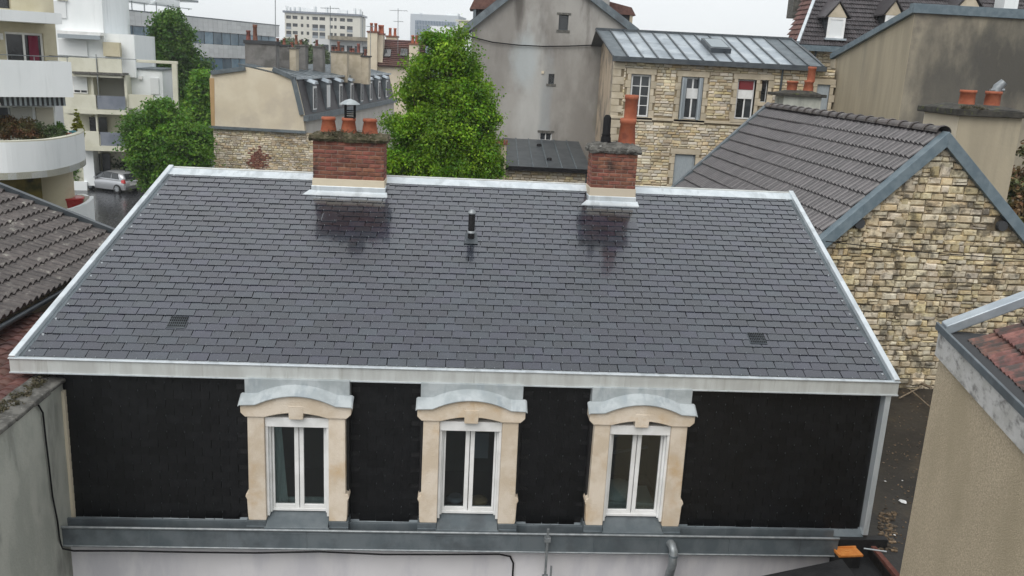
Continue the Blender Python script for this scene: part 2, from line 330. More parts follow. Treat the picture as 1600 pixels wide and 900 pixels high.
def wave_piece(w, l, ribs, h, t, seg=4):
    """corrugated tile with a thick lower lip"""
    n = ribs*seg; V = []
    for k in range(n+1):
        x = w*k/n; z = h*(0 if k % seg == 0 else (.22, .80, .97, 1, .90, .62, .22)[(k % seg-1) % 7] if seg == 8 else abs(math.sin(math.pi*k/seg)))
        V += [(x, 0, z+t), (x, l, z), (x, 0, z*.6)]
    F = []
    for k in range(n): a = 3*k; b = a+3; F += [(a, b, b+1, a+1), (a+2, b+2, b, a)]
    return V, F
def stone_piece(j=.10):
    """unit rubble stone, 1 x 1 in x,z, front towards -y with uneven chamfered edges"""
    q = lambda: R.uniform(-j, j)*.8
    B = [(0, 0, 0), (1, 0, 0), (1, 0, 1), (0, 0, 1)]; i = .05
    m = [(i+abs(q())*.6, -.55, i+abs(q())), (1-i-abs(q())*.6, -.55, i+abs(q())), (1-i-abs(q())*.6, -.55, 1-i-abs(q())), (i+abs(q())*.6, -.55, 1-i-abs(q()))]
    t = [(.13+q()*.5, -1+q(), .17+q()), (.87+q()*.5, -1+q(), .17+q()), (.87+q()*.5, -1+q(), .83+q()), (.13+q()*.5, -1+q(), .83+q())]
    V = B+m+t; F = [(8, 9, 10, 11)]
    for k in range(4):
        n = (k+1) % 4; F += [(k, n, 4+n, 4+k), (4+k, 4+n, 8+n, 8+k)]
    return V, F
STONEV = [stone_piece() for _ in range(14)]
def courses(w0, w1, hmin, hmax, wmin, wmax, spans, v, proud=.03, joint=.012, rr=None, split=0.0):
    """places for coursed stones: spans(w) gives the (u0,u1) intervals of wall at height w"""
    rr = rr or R; out = []; z = w0
    while z < w1:
        h = rr.uniform(hmin, hmax)
        for (a, b) in spans(z+h/2):
            u = a
            while u < b-.02:
                wd = rr.uniform(wmin, wmax)
                if b-(u+wd) < wmin*.7: wd = b-u
                hh = h
                if wd > .03:
                    parts = [(z, hh)]
                    if split and hh > .13 and rr.random() < split: f_ = rr.uniform(.35, .65); parts = [(z, hh*f_), (z+hh*f_, hh*(1-f_))]
                    for (zp, hp) in parts:
                        t_ = rr.uniform(-.035, .035); zz = zp + rr.uniform(-.012, .012); hp2 = hp*rr.uniform(.88, 1.04)
                        if split and rr.random() < .07: hp2 *= 1.7; proud_ = proud*1.5
                        out.append(mtx((u+joint/2, v, zz+joint/2), (wd-joint, 0, t_*wd), (0, proud*rr.uniform(.5, 1.5), 0), (rr.uniform(-.02, .02), 0, hp2-joint)))
                u += wd
        z += h
    return out
def cut(spans, a, b):
    o = []
    for (p, q) in spans:
        if b <= p or a >= q: o.append((p, q)); continue
        if a > p: o.append((p, a))
        if b < q: o.append((b, q))
    return o
def leafcloud(name, blobs, n, size, material, parent=None, seed=1, clump=.35, per=70, flat=.5, local=None):
    """thousands of small leaf faces in clumps spread through the crown's volume"""
    g = np.random.default_rng(seed); nc = max(1, n//per); B = np.array([b[:6] for b in blobs], float)
    vol = B[:, 3]*B[:, 4]*B[:, 5]; pick = g.choice(len(B), nc, p=vol**.75/(vol**.75).sum())
    d = g.normal(size=(nc, 3)); d /= np.linalg.norm(d, axis=1)[:, None]
    rr = g.uniform(.35, 1.0, nc)**.45; cen = B[pick, :3] + d*rr[:, None]*B[pick, 3:6]
    cs = clump*g.uniform(.5, 1.35, nc)
    ci = np.repeat(np.arange(nc), per); P = cen[ci] + g.normal(size=(nc*per, 3))*cs[ci, None]*np.array([.55, .55, .42])
    m = len(P); nrm = g.normal(size=(m, 3))*.75 + np.array([0, 0, flat]) + (P-cen[ci])/cs[ci, None]*.5; nrm /= np.linalg.norm(nrm, axis=1)[:, None]
    t = np.cross(nrm, g.normal(size=(m, 3))); t /= np.linalg.norm(t, axis=1)[:, None]+1e-9; b = np.cross(nrm, t)
    s = size*g.uniform(.6, 1.3, m)[:, None]
    V = np.stack([P-t*s, P-b*s*.55-nrm*s*.12, P+t*s, P+b*s*.55-nrm*s*.12], 1).reshape(-1, 3); F = np.arange(4*m).reshape(m, 4)
    rn = np.clip(g.uniform(0, .45, nc)[ci]*1.4 + g.uniform(0, .3, m), 0, .98)
    return link(name, meshnp(name, V, F, rn, material), parent)
def tree(name, label, P, blobs, n, size, material, seed, trunk_r=.18, clump=.4, cat='tree', group=None, per=70):
    t = thing(name, label, cat, loc=P, group=group); H = max(b[2]+b[5]*.6 for b in blobs)
    leafcloud('crown', blobs, n, size, material, t, seed, clump, per)
    mb = MB(); q = random.Random(seed)
    mb.tube([(0, 0, 0), (.04*H/6, 0, H*.3), (-.03*H/6, .02, H*.6), (0, 0, H*.92)], [trunk_r, trunk_r*.8, trunk_r*.5, trunk_r*.12], 8)
    for b in blobs:
        for k in range(3):
            e = Vector((b[0]+q.uniform(-.8, .8)*b[3], b[1]+q.uniform(-.8, .8)*b[4], b[2]+q.uniform(-.3, .7)*b[5])); s = Vector((0, 0, max(H*.15, e.z*.55)))
            mb.tube([s, s.lerp(e, .5)+Vector((0, 0, .15)), e], [trunk_r*.38, trunk_r*.24, trunk_r*.07], 5)
    mb.build('trunk', BARK, t); return t
def holed(mb, u0, u1, w0, w1, v0, v1, holes):
    us = sorted(set([u0, u1]+[x for h in holes for x in h[:2]])); ws = sorted(set([w0, w1]+[x for h in holes for x in h[2:4]]))
    us = [x for x in us if u0 <= x <= u1]; ws = [x for x in ws if w0 <= x <= w1]
    for a, b in zip(us, us[1:]):
        run = None
        for c, d in zip(ws, ws[1:]):
            inh = any(h[0]-1e-6 <= (a+b)/2 <= h[1]+1e-6 and h[2] <= (c+d)/2 <= h[3] for h in holes)
            if not inh: run = (run[0], d) if run else (c, d)
            if (inh or d == ws[-1]) and run: mb.box(a, b, v0, v1, run[0], run[1], .5); run = None
# ================================================================ slate-roofed house
A = Fr(at(22, 557, 12.2), 3.9)
ZE = 6.39; RS = math.tan(rad(22)); NR = (0, -math.sin(rad(22)), math.cos(rad(22)))
VR = 5.41; ZR = ZE + VR*RS
def roofz(v): return ZE + v*RS
def onroof(x, y): return A.hitn(x, y, (0, 0, ZE), NR)
WL = 13.58
def uleft(v): return .69*v/VR
def uright(v): return WL + .03*v/VR
house = thing('slate_roofed_house', 'long foreground house with a wet slate roof, black slate front and three stone dormers', 'house', A)
# walls
DV = -.22; dc = [A.hit(463, 660, DV).x, A.hit(736, 668, DV).x, A.hit(1001.5, 674, DV).x]
mb = MB(); holed(mb, .55, WL-.12, 2.6, 6.12, .12, 1.6, [(q-.6, q+.6, 3.9, 5.7) for q in dc]); mb.box(.55, WL-.12, 1.6, 9.6, 2.6, 6.12); mb.add([(.6, .35, 6.1), (WL-.2, .35, 6.1), (WL-.2, 9.6, 6.1), (.7, 9.6, 6.1), (.75, VR, ZR-.12), (WL-.2, VR, ZR-.12)], [(1, 2, 5), (0, 4, 3), (2, 3, 4, 5)])
mansard = mb.build('mansard_wall', BITU, house)
mb = MB(); mb.box(.45, WL-.05, -.08, 9.62, 0, 3.35); mb.build('lower_wall', WALLL, house)
# roof deck and slates
mb = MB(); k = .09
mb.add([(uleft(0), 0, ZE-.03), (WL, 0, ZE-.03), (uright(VR), VR, ZR-.03), (uleft(VR), VR, ZR-.03), (.7, 9.8, 6.6), (WL, 9.8, 6.6),
        (uleft(0), 0, ZE-.16), (WL, 0, ZE-.16), (uright(VR), VR, ZR-.2), (uleft(VR), VR, ZR-.2), (.7, 9.8, 6.4), (WL, 9.8, 6.4)],
       [(0, 1, 2, 3), (3, 2, 5, 4), (6, 9, 8, 7), (9, 10, 11, 8), (0, 3, 9, 6), (3, 4, 10, 9), (1, 7, 8, 2), (2, 8, 11, 5), (0, 6, 7, 1), (4, 5, 11, 10)], 0)
roof = mb.build('roof', BITU, house)
SW, SE = .300, .177
slates = [slab_piece(SW-.012, SE+.06, .008, .003) for _ in range(10)]
def lay_slates(ulo, uhi, wdt, exp, orig, up, nrm, L, skip, tilt=.045):
    out = []; up = Vector(up).normalized(); nrm = Vector(nrm).normalized(); nrow = int(L/exp)
    for r in range(nrow):
        s = r*exp; base = Vector(orig)+up*s; a, b = ulo(s), uhi(s); u = a-((r % 2)*wdt/2)-.001
        first = True
        while u < b-.03:
            x0, x1 = max(u, a), min(u+wdt, b); c = (x0+x1)/2
            if x1-x0 > .05 and not skip(c, s+exp/2, x0, x1):
                tl = R.uniform(-.006, .006); rot = R.gauss(0, .008)
                X = Vector((math.cos(rot), 0, 0))+up*math.sin(rot)+nrm*R.uniform(-.004, .004); Y = (up - Vector((math.sin(rot), 0, 0)) - nrm*(tilt+tl)).normalized()
                out.append(mtx(base+Vector((x0, 0, 0))+nrm*(.010+R.uniform(0, .004)) + up*R.uniform(-.004, .004), X*((x1-x0)/wdt), Y, nrm))
            u += wdt
    return out
UPR = (0, math.cos(rad(22)), math.sin(rad(22))); LR = VR/math.cos(rad(22))
cr22 = math.cos(rad(22))
vents = [(278, 505), (1182, 530), (515, 341), (985, 353)]
VP_ = [onroof(*q) for q in vents]
CH1 = (490, 598, 305); CH2 = (922, 992, 320)
c1v = onroof(545, 303).y; c2v = onroof(957, 318).y
c1 = (A.hit(489, 300, c1v).x, A.hit(600, 300, c1v).x); c2 = (A.hit(921, 315, c2v).x, A.hit(991, 315, c2v).x)
def skipr(c, s, x0, x1):
    v = s*cr22
    for (a, b), vv in ((c1, c1v), (c2, c2v)):
        if v > vv-.02 and a-.02 < c < b+.02: return True
    return False
pl = lay_slates(lambda s: uleft(s*cr22)+.13, lambda s: uright(s*cr22)-.11, SW, SE, (0, .02, ZE+.012), UPR, NR, LR-.16, skipr, .026)
lay('slate', slates, pl, roof, A, SLATE)
# little steel hooks: one under each slate
def hooks(pl, wd, parent, keep=1.0, m_=ZINCN):
    mb = MB()
    for M in pl:
        if R.random() > keep: continue
        o = M @ Vector((wd*.5, -.002, .004)); X = M.col[0].to_3d().normalized()*.0035; Y = M.col[1].to_3d().normalized(); Z = M.col[2].to_3d().normalized()
        mb.hexa([o-X-Y*.012, o+X-Y*.012, o+X+Y*.010, o-X+Y*.010, o-X-Y*.012+Z*.016, o+X-Y*.012+Z*.016, o+X+Y*.010+Z*.016, o-X+Y*.010+Z*.016], 0)
    o = mb.build('slate_hooks', m_, parent); o['kind'] = 'stuff'
hooks(pl, SW, roof, .8, STEEL)
# zinc trims
N3 = Vector(NR); U3 = Vector(UPR)
def rp3(u, v, h=0): return Vector((u, v, roofz(v))) + N3*h
for (f, sg) in ((uleft, 1), (uright, -1)):
    mb = MB(); a, b = f(0), f(VR)
    e0, e1 = (a-.05*sg, b-.05*sg)
    mb.hexa([rp3(a-.045*sg, -.05, -.18), rp3(a+.05*sg, -.05, -.18), rp3(b+.05*sg, VR+.03, -.18), rp3(b-.045*sg, VR+.03, -.18),
             rp3(a-.045*sg, -.05, .085), rp3(a+.05*sg, -.05, .085), rp3(b+.05*sg, VR+.03, .085), rp3(b-.045*sg, VR+.03, .085)]); mb.build('rake_coping', ZINCN, house, bevel=.012)
for (f, sg) in ((uleft, 1), (uright, -1)):
    mb = MB(); a, b = f(0), f(VR); i, j = (.05, .17)
    mb.hexa([rp3(a+i*sg, 0, .0), rp3(a+j*sg, 0, .0), rp3(b+j*sg, VR, .0), rp3(b+i*sg, VR, .0), rp3(a+i*sg, 0, .012), rp3(a+j*sg, 0, .012), rp3(b+j*sg, VR, .012), rp3(b+i*sg, VR, .012)]); mb.build('rake_channel', ZINCO, house)
mb = MB()
for k in range(15):   # clips that fix the rake channel
    for (f, sg) in ((uleft, 1), (uright, -1)):
        v = .12+k*.36; u = f(v)+.16*sg; mb.box(u-.014, u+.014, v-.012, v+.012, roofz(v)+.012, roofz(v)+.03)
o = mb.build('fixing_clip', ZINCN, house)
o['kind'] = 'stuff'
# ridge: sloping band in lengths, and the upstand behind it
seg = [uleft(VR), c1[0]+.02, c1[1]-.02, c2[0]+.02, c2[1]-.02, uright(VR)]
for a, b in ((seg[0], seg[1]), (seg[2], seg[3]), (seg[4], seg[5])):
    n = max(1, round((b-a)/2.0))
    for k in range(n):
        x0, x1 = a+(b-a)*k/n, a+(b-a)*(k+1)/n; mb = MB(); h = .024+.003*(k % 2)
        P = [rp3(x0, VR-.24, h-.012), rp3(x1+.02, VR-.24, h-.012), rp3(x1+.02, VR-.02, h), rp3(x0, VR-.02, h)]
        mb.hexa(P+[p+N3*.02 for p in P]); mb.build('ridge_flashing', ZINCN, house, bevel=.004)
mb = MB(); mb.box(uleft(VR), uright(VR), VR+.0, VR+.06, ZR-.05, ZR+.055); mb.build('ridge_upstand', ZINCF, house, bevel=.015)
# eave fascia in lengths
xs = [-.05, 2.05, 4.0, 6.05, 8.0, 10.1, 12.0, WL+.05]
for k in range(7):
    mb = MB(); d = .004*(k % 2)
    mb.box(xs[k], xs[k+1], -.05-d, .02, ZE-.215, ZE-.005); mb.build('fascia', ZINCF, house)
mb = MB(); mb.box(-.06, WL+.06, -.075, .05, ZE-.004, ZE+.014); mb.build('eave_drip', ZINCN, house, bevel=.004)
mb = MB(); mb.box(-.06, WL+.06, -.066, -.045, ZE-.228, ZE-.21); mb.build('fascia_bead', ZINCN, house)
mb = MB(); mb.box(0, WL, .02, .34, ZE-.26, ZE-.2); mb.build('soffit', BITU, house)
# ------------------------------------------------ cladding slates on the mansard front
DV = -.22
dc = [A.hit(463, 660, DV).x, A.hit(736, 668, DV).x, A.hit(1001.5, 674, DV).x]
CW, CE = .27, .135
def skipc(c, s, x0, x1):
    return any(x1 > d-.745 and x0 < d+.745 for d in dc)
ux = 0.52
pc = lay_slates(lambda s: ux, lambda s: WL-.16, CW, CE, (0, .10, 3.72), (0, .012, 1), (0, -1, .02), 2.44, skipc)
lay('cladding_slate', [slab_piece(CW-.007, CE+.05, .010, .003) for _ in range(8)], pc, mansard, A, CLAD)
hooks(pc, CW, mansard, .55, mat('dull_steel', (.10, .11, .12), rough=.5, metal=.5))
mb = MB(); mb.box(WL-.12, WL-.03, -.03, .14, 3.66, ZE-.22); mb.box(WL-.16, WL-.02, .14, 5, 3.5, 6.1); mb.build('corner_flashing', ZINCN, house, bevel=.006)
mb = MB(); mb.add([(.5, -.06, 3.57), (WL-.1, -.06, 3.57), (WL-.1, .1, 3.74), (.5, .1, 3.74)], [(0, 1, 2, 3)]); mb.build('foot_flashing', ZINCO, house)
# ------------------------------------------------ dormers
def arch(u0, u1, z0, rise, n=14):
    out = []
    for k in range(n+1):
        t = k/n; out.append((u0+(u1-u0)*t, z0+rise*(1-(2*t-1)**2)))
    return out
def dormer(uc, kind):
    B = A; F0 = DV                      # face plane of the stone
    mb = MB(); mb.box(uc-.78, uc-.5, -.09, .2, 3.6, 6.16); mb.box(uc+.5, uc+.78, -.09, .2, 3.6, 6.16); mb.box(uc-.5, uc+.5, -.09, .2, 5.68, 6.16); mb.box(uc-.5, uc+.5, -.09, .2, 3.6, 3.88); d = mb.build('dormer', BITU, house)
    # zinc panel above the hood
    mb = MB(); mb.box(uc-.79, uc-.02, -.10, .1, 5.75, ZE-.20); mb.box(uc-.021, uc+.79, -.104, .1, 5.75, ZE-.20); mb.build('apron_panel', ZINCH, d, bevel=.005)
    # stone head with segmental top, two lugs, a segmental soffit and a keystone
    zt = 5.845; top = [(uc-.80, zt-.02)] + [(uc-.80, zt-.02)] + arch(uc-.58, uc+.58, zt, .14) + [(uc+.80, zt-.02)]
    zb = 5.69; bot = [(uc+.80, zb), (uc+.74, zb-.06), (uc+.45, zb-.07)] + list(reversed(arch(uc-.45, uc+.45, zb-.065, .15))) + [(uc-.45, zb-.07), (uc-.74, zb-.06), (uc-.80, zb)]
    outline = top[1:] + bot
    mb = MB(); lo = [q for q in outline]
    # strips instead of one concave polygon
    tp = [(uc-.83, zt-.02), (uc-.58, zt)] + arch(uc-.58, uc+.58, zt, .14)[1:] + [(uc+.83, zt-.02)]
    def zbot(u):
        x = u-uc
        if abs(x) < .47: return zb-.065 + .075*(1-(x/.47)**2)
        return zb-.065 if abs(x) < .76 else zb-.065+(abs(x)-.76)
    us = sorted(set([p[0] for p in tp]+[uc-.47+.0783*k_ for k_ in range(13)]+[uc-.76, uc+.76]))
    def ztop(u):
        for (a, za), (b, zb_) in zip(tp, tp[1:]):
            if a <= u <= b: return za+(zb_-za)*(u-a)/(b-a+1e-9)
        return tp[-1][1]
    V = []; Fc = []
    for u in us: V += [(u, F0-.03, zbot(u)), (u, F0-.03, ztop(u)), (u, 0, ztop(u)), (u, 0, zbot(u))]
    for k in range(len(us)-1):
        a = 4*k; b = a+4; Fc += [(a, b, b+1, a+1), (a+1, b+1, b+2, a+2), (a+3, a, a+0, a+3)[:3] if 0 else (a+3, b+3, b, a)]
    e = 4*(len(us)-1); Fc += [(3, 0, 1, 2), (e, e+3, e+2, e+1)]
    mb.add(V, Fc, .4); mb.build('stone_head', STONE, d, bevel=.012)
    mb = MB(); mb.hexa([(uc-.105, F0-.035, zb-.09), (uc+.105, F0-.035, zb-.09), (uc+.105, 0, zb-.09), (uc-.105, 0, zb-.09), (uc-.115, F0-.035, zb+.13), (uc+.115, F0-.035, zb+.13), (uc+.115, 0, zb+.13), (uc-.115, 0, zb+.13)]); mb.build('keystone', STONE, d, bevel=.008)
    # jambs, broader at the foot with a small scroll
    for sg in (-1, 1):
        x = lambda q: uc+sg*q
        pts = [(x(.485), 3.875), (x(.755), 3.875), (x(.765), 3.92), (x(.775), 4.23), (x(.80), 4.28), (x(.785), 4.33), (x(.745), 4.35), (x(.735), 5.622), (x(.485), 5.622)]
        mb = MB(); mb.prism(pts, 'y', F0, 0); mb.build('jamb', STONE, d, bevel=.012)
    # zinc hood following the arch
    tpz = [(uc-.855, zt-.03), (uc-.83, zt-.01), (uc-.60, zt+.0)] + arch(uc-.59, uc+.59, zt+.005, .145)[1:-1] + [(uc+.60, zt), (uc+.83, zt-.01), (uc+.855, zt-.03)]
    V = []; Fc = []
    for (u, z) in tpz:
        V += [(u, F0-.08, z-.008), (u, F0-.08, z+.010), (u, -.09, z+.12), (u, -.09, z+.09)]
    for k in range(len(tpz)-1):
        a = 4*k; b = a+4; Fc += [(a, b, b+1, a+1), (a+1, b+1, b+2, a+2), (a+3, b+3, b, a)]
    e = 4*(len(tpz)-1); Fc += [(3, 0, 1, 2), (e, e+3, e+2, e+1)]
    mb = MB(); mb.add(V, Fc, .5); mb.build('hood', ZINCH, d, bevel=.004)
    # shutter box, frame, sashes, panes
    mb = MB(); mb.box(uc-.484, uc+.484, F0+.045, F0+.17, 5.44, 5.595); mb.build('shutter_box', PVC, d, bevel=.008)
    f0 = F0+.19; z0, z1 = 3.985, 5.52
    mb = MB()
    for sg in (-1, 1):
        a, b = sorted((uc+sg*.484, uc+sg*.445)); mb.box(a, b, F0+.06, f0+.09, z0-.06, z1)
        a, b = sorted((uc+sg*.446, uc+sg*.417)); mb.box(a, b, F0+.13, f0+.09, z0-.03, z1)
    mb.box(uc-.418, uc+.418, f0-.02, f0+.08, z0-.03, z0+.012); mb.box(uc-.45, uc+.45, f0+.02, f0+.09, z1-.04, z1+.06); mb.build('window_frame', PVC, d, bevel=.004)
    for sg in (-1, 1):
        x0, x1 = sorted((uc+sg*.415, uc+sg*.006)); t = .034
        ti = .066
        l, r_ = (x0+t, x1-ti) if sg < 0 else (x0+ti, x1-t)
        mb = MB(); y0, y1 = f0, f0+.06
        mb.box(x0, l, y0, y1, z0+.014, z1-.042); mb.box(r_, x1, y0, y1, z0+.014, z1-.042); mb.box(l, r_, y0, y1, z0+.014, z0+.075); mb.box(l, r_, y0, y1, z1-.10, z1-.042)
        s = mb.build('sash', PVC, d, bevel=.006)
        mb = MB(); mb.box(l-.005, r_+.005, f0+.025, f0+.035, z0+.07, z1-.095); mb.build('pane', GLASS, d)
    # dark room behind
    mb = MB(); X0, X1, Y0, Y1, Z0, Z1 = uc-.58, uc+.58, f0+.1, 1.5, z0-.06, z1+.12
    mb.add([(X0, Y0, Z0), (X1, Y0, Z0), (X1, Y1, Z0), (X0, Y1, Z0), (X0, Y0, Z1), (X1, Y0, Z1), (X1, Y1, Z1), (X0, Y1, Z1)], [(0, 1, 2, 3), (4, 7, 6, 5), (0, 3, 7, 4), (1, 5, 6, 2), (3, 2, 6, 7)])
    mb.build('room', DARKR, d)
    # zinc sill and its side pieces
    mb = MB(); mb.hexa([(uc-.48, F0-.10, 3.80), (uc+.48, F0-.10, 3.80), (uc+.48, f0+.05, 3.80), (uc-.48, f0+.05, 3.80), (uc-.48, F0-.10, 3.815), (uc+.48, F0-.10, 3.815), (uc+.48, f0+.05, 3.955), (uc-.48, f0+.05, 3.955)])
    mb.box(uc-.50, uc+.50, F0-.11, F0-.09, 3.70, 3.814); mb.build('sill', ZINCO, d, bevel=.004)
    mb = MB()
    mb.box(uc-.79, uc+.79, F0-.035, .1, 3.58, 3.79); mb.box(uc-.79, uc-.485, F0-.02, .02, 3.78, 3.877); mb.box(uc+.485, uc+.79, F0-.02, .02, 3.78, 3.877); mb.build('apron', ZINCO, d, bevel=.004)
    # side cheeks clips (zinc soakers poking out of the slates)
    mb = MB()
    for k in range(9):
        for sg in (-1, 1):
            z = 4.0+k*.15; a, b = sorted((uc+sg*.70, uc+sg*(.755+R.uniform(0, .02)))); mb.hexa([(a, -.06, z), (b, -.05, z), (b, -.02, z), (a, -.02, z), (a, -.06, z+.012), (b, -.05, z+.03), (b, -.02, z+.012), (a, -.02, z+.012)])
    mb.build('soaker', ZINCN, d)['kind'] = 'stuff'
    # behind the panes
    if kind == 0:
        mb = MB(); V = []; n = 22
        for k in range(n+1):
            t = k/n; V += [(uc-.40+.20*t, f0+.13+.018*math.sin(k*1.9), z0), (uc-.40+.10*t, f0+.13+.018*math.sin(k*1.9), z1)]
        mb.add(V, [(2*k, 2*k+2, 2*k+3, 2*k+1) for k in range(n)], .5, True); mb.build('curtain', CURT, d)
        mb = MB(); mb.box(uc-.37, uc+.37, f0+.16, f0+.19, z0-.02, z0+.11); mb.build('inner_shelf', CURT, d)
    elif kind == 1:
        mb = MB(); mb.lathe([(.12, 0), (.15, .03), (.13, .08), (.06, .11)], (uc+.19, f0+.25, z0+.02), 12); mb.build('ornament', RENDO, d)
        mb = MB(); mb.lathe([(.10, 0), (.16, .05), (.10, .10)], (uc-.2, f0+.3, z0+.02), 10); mb.build('cushion', RAIL, d)
        mb = MB(); mb.box(uc+.05, uc+.33, f0+.8, f0+.82, z0+.55, z0+1.0); mb.build('wall_picture', RAIL, d)
    else:
        mb = MB(); mb.box(uc-.42, uc+.42, f0+.2, f0+.8, z0-.02, z0+.10); mb.lathe([(.28, 0), (.33, .1), (.2, .2), (.05, .22)], (uc-.12, f0+.5, z0+.08), 14); mb.build('pillow', CURT, d)
        mb = MB(); mb.beam((uc-.5, 1.2, z0+.75), (uc+.5, 1.3, z0+.95), .04, .04); mb.beam((uc-.5, 1.2, z0+.45), (uc+.5, 1.3, z0+.6), .04, .04); mb.build('inner_bar', RAIL, d)
    return d
for k, u in enumerate(dc): dormer(u, k)
# ------------------------------------------------ roof furniture
for k, P in enumerate(VP_):
    mb = MB(); s = Vector((1, 0, 0)); w2, l2 = (.15, .15)
    def L(a, b, h): return P + s*a + U3*b + N3*h
    mb.hexa([L(-w2, -l2, .015), L(w2, -l2, .015), L(w2, l2, .015), L(-w2, l2, .015), L(-w2+.01, -l2, .032), L(w2-.01, -l2, .032), L(w2-.02, l2, .024), L(-w2+.02, l2, .024)])
    v = mb.build('roof_vent', ZINCD if k < 2 else SLATE, house, bevel=.004)
    if k < 2:
        mb = MB()
        for rr in range(4):
            for c in range(9): x = -.125+c*.031; y = -.12+rr*.068; mb.hexa([L(x, y, .025), L(x+.014, y, .025), L(x+.014, y+.045, .022), L(x, y+.045, .022), L(x, y, .040), L(x+.014, y, .040), L(x+.014, y+.045, .036), L(x, y+.045, .036)])
        mb.build('grille', BLACK, v)
P = onroof(736, 374); hv = (A.hit(736, 330, P.y).z - P.z)
mb = MB(); mb.lathe([(.062, -.1), (.062, hv*.94), (.05, hv*.95), (.05, hv)], P, 14); vp = mb.build('vent_pipe', BLACK, house)
mb = MB(); mb.lathe([(.075, .12), (.078, .16), (.064, .165)], P, 14); mb.lathe([(.07, hv*.9), (.085, hv*.93), (.085, hv*.96), (.03, hv*1.06)], P, 14); mb.build('pipe_collar', STEEL, vp)
mb = MB(); mb.add([P+Vector((-.13, 0, 0))-U3*.2+N3*.035, P+Vector((.13, 0, 0))-U3*.2+N3*.035, P+Vector((.11, 0, 0))+U3*.17+N3*.035, P+Vector((-.11, 0, 0))+U3*.17+N3*.035], [(0, 1, 2, 3)]); mb.build('pipe_flashing', ZINCD, vp)
# ------------------------------------------------ brick chimneys of the house
BV = []
for _ in range(8):
    V, F = stone_piece(.03); BV.append((V, F))
def brick_chimney(cu_, v0, depth, ztop, zbot, capmat, capz, over):
    u0, u1 = cu_; mb = MB(); mb.box(u0+.012, u1-.012, v0+.012, v0+depth, zbot-.9, ztop); c = mb.build('chimney', BMORT, house)
    pl = []; h = (ztop-zbot)/round((ztop-zbot)/.082); r = 0; z = zbot
    while z < ztop-.02:
        wd = .245; u = u0-(r % 2)*wd/2
        while u < u1-.01:
            x0, x1 = max(u, u0), min(u+wd, u1)
            if x1-x0 > .03: pl.append(mtx((x0+.004, v0+.012, z+.006), (x1-x0-.011, 0, 0), (0, .012*R.uniform(.6, 1.3), 0), (0, 0, h-.013)))
            u += wd
        for side in (0, 1):
            v = v0+.004; off = (r+1) % 2
            first = True
            while v < v0+depth:
                ln = .125 if (first and off) else .245; first = False; x1 = min(v+ln, v0+depth)
                if x1-v > .03:
                    if side: pl.append(mtx((u1-.012, v+.003, z+.006), (0, x1-v-.011, 0), (-.012, 0, 0), (0, 0, h-.013)))
                    else: pl.append(mtx((u0+.012, x1-.004, z+.006), (0, -(x1-v-.011), 0), (.012, 0, 0), (0, 0, h-.013)))
                v += ln
        z += h; r += 1
    lay('brick', BV, pl, c, A, BRICK)
    mb = MB(); q = random.Random(int(u0*10)); n = 16; V = []
    # rough flaunching slab: stacked irregular rings
    rings = [(over, 0), (over+.02, .06), (over-.01, .12), (-.12, capz)]
    per = []
    for t in range(n):
        s = t/n*4; e = s % 1
        if s < 1: per.append((u0+(u1-u0)*e, v0, e, -1))
        elif s < 2: per.append((u1, v0+depth*e, 1, 0))
        elif s < 3: per.append((u1-(u1-u0)*e, v0+depth, 0, 1))
        else: per.append((u0, v0+depth*(1-e), -1, 0))
    cx, cy = (u0+u1)/2, v0+depth/2
    for (o_, dz) in rings:
        for (x, y, *_r) in per:
            kx = (x-cx)/((u1-u0)/2); ky = (y-cy)/(depth/2)
            V.append((cx+kx*((u1-u0)/2+o_)+q.uniform(-.02, .02), cy+ky*(depth/2+o_)+q.uniform(-.02, .02), ztop+dz+q.uniform(-.012, .012)))
    F = [(r_*n+t, r_*n+(t+1) % n, (r_+1)*n+(t+1) % n, (r_+1)*n+t) for r_ in range(3) for t in range(n)] + [list(range(3*n, 4*n)), list(range(n-1, -1, -1))]
    mb.add(V, F, .5); cp = mb.build('chimney_cap', capmat, c)
    sb = cp.modifiers.new('s', 'SUBSURF'); sb.levels = sb.render_levels = 3; sb.subdivision_type = 'SIMPLE'
    tx = bpy.data.textures.get('lumps') or bpy.data.textures.new('lumps', 'CLOUDS'); tx.noise_scale = .07; dm = cp.modifiers.new('d', 'DISPLACE'); dm.texture = tx; dm.strength = .07
    return c
def flash(c, cu_, v0, depth, zf):
    u0, u1 = cu_; zr = roofz(v0)
    mb = MB(); mb.box(u0-.012, u1+.012, v0-.014, v0+depth, zr+.10, zf); mb.build('render_band', RENDC, c, jit=.004, bevel=.008)
    mb = MB(); mb.box(u0-.03, u1+.03, v0-.035, v0+depth+.05, zr-.05, zr+.15); mb.build('base_flashing', ZINCN, c, bevel=.012)
    mb = MB(); z = zr-.0
    mb.hexa([(u0-.18, v0-.14, z-.035), (u1+.06, v0-.14, z-.035), (u1+.06, v0-.02, z+.02), (u0-.06, v0-.02, z+.02), (u0-.18, v0-.14, z-.018), (u1+.08, v0-.14, z-.018), (u1+.06, v0-.02, z+.06), (u0-.06, v0-.02, z+.06)])
    mb.build('apron_flashing', ZINCN, c)
def pot(parent, u, v, z, r0_, r1, h, m=TERRA, name='chimney_pot', rim=True):
    pr = [(r0_*1.04, 0), (r0_, h*.12), (r1, h*.80)]
    pr += [(r1*1.10, h*.82), (r1*1.13, h*.90), (r1*1.1, h), (r1*.82, h), (r1*.8, h*.7)] if rim else [(r1, h), (r1*.8, h), (r1*.8, h*.8)]
    mb = MB(); mb.lathe(pr, (u, v, z), 20); return mb.build(name, m, parent)
zt1 = A.hit(545, 222, c1v).z; zb1 = A.hit(545, 281, c1v).z
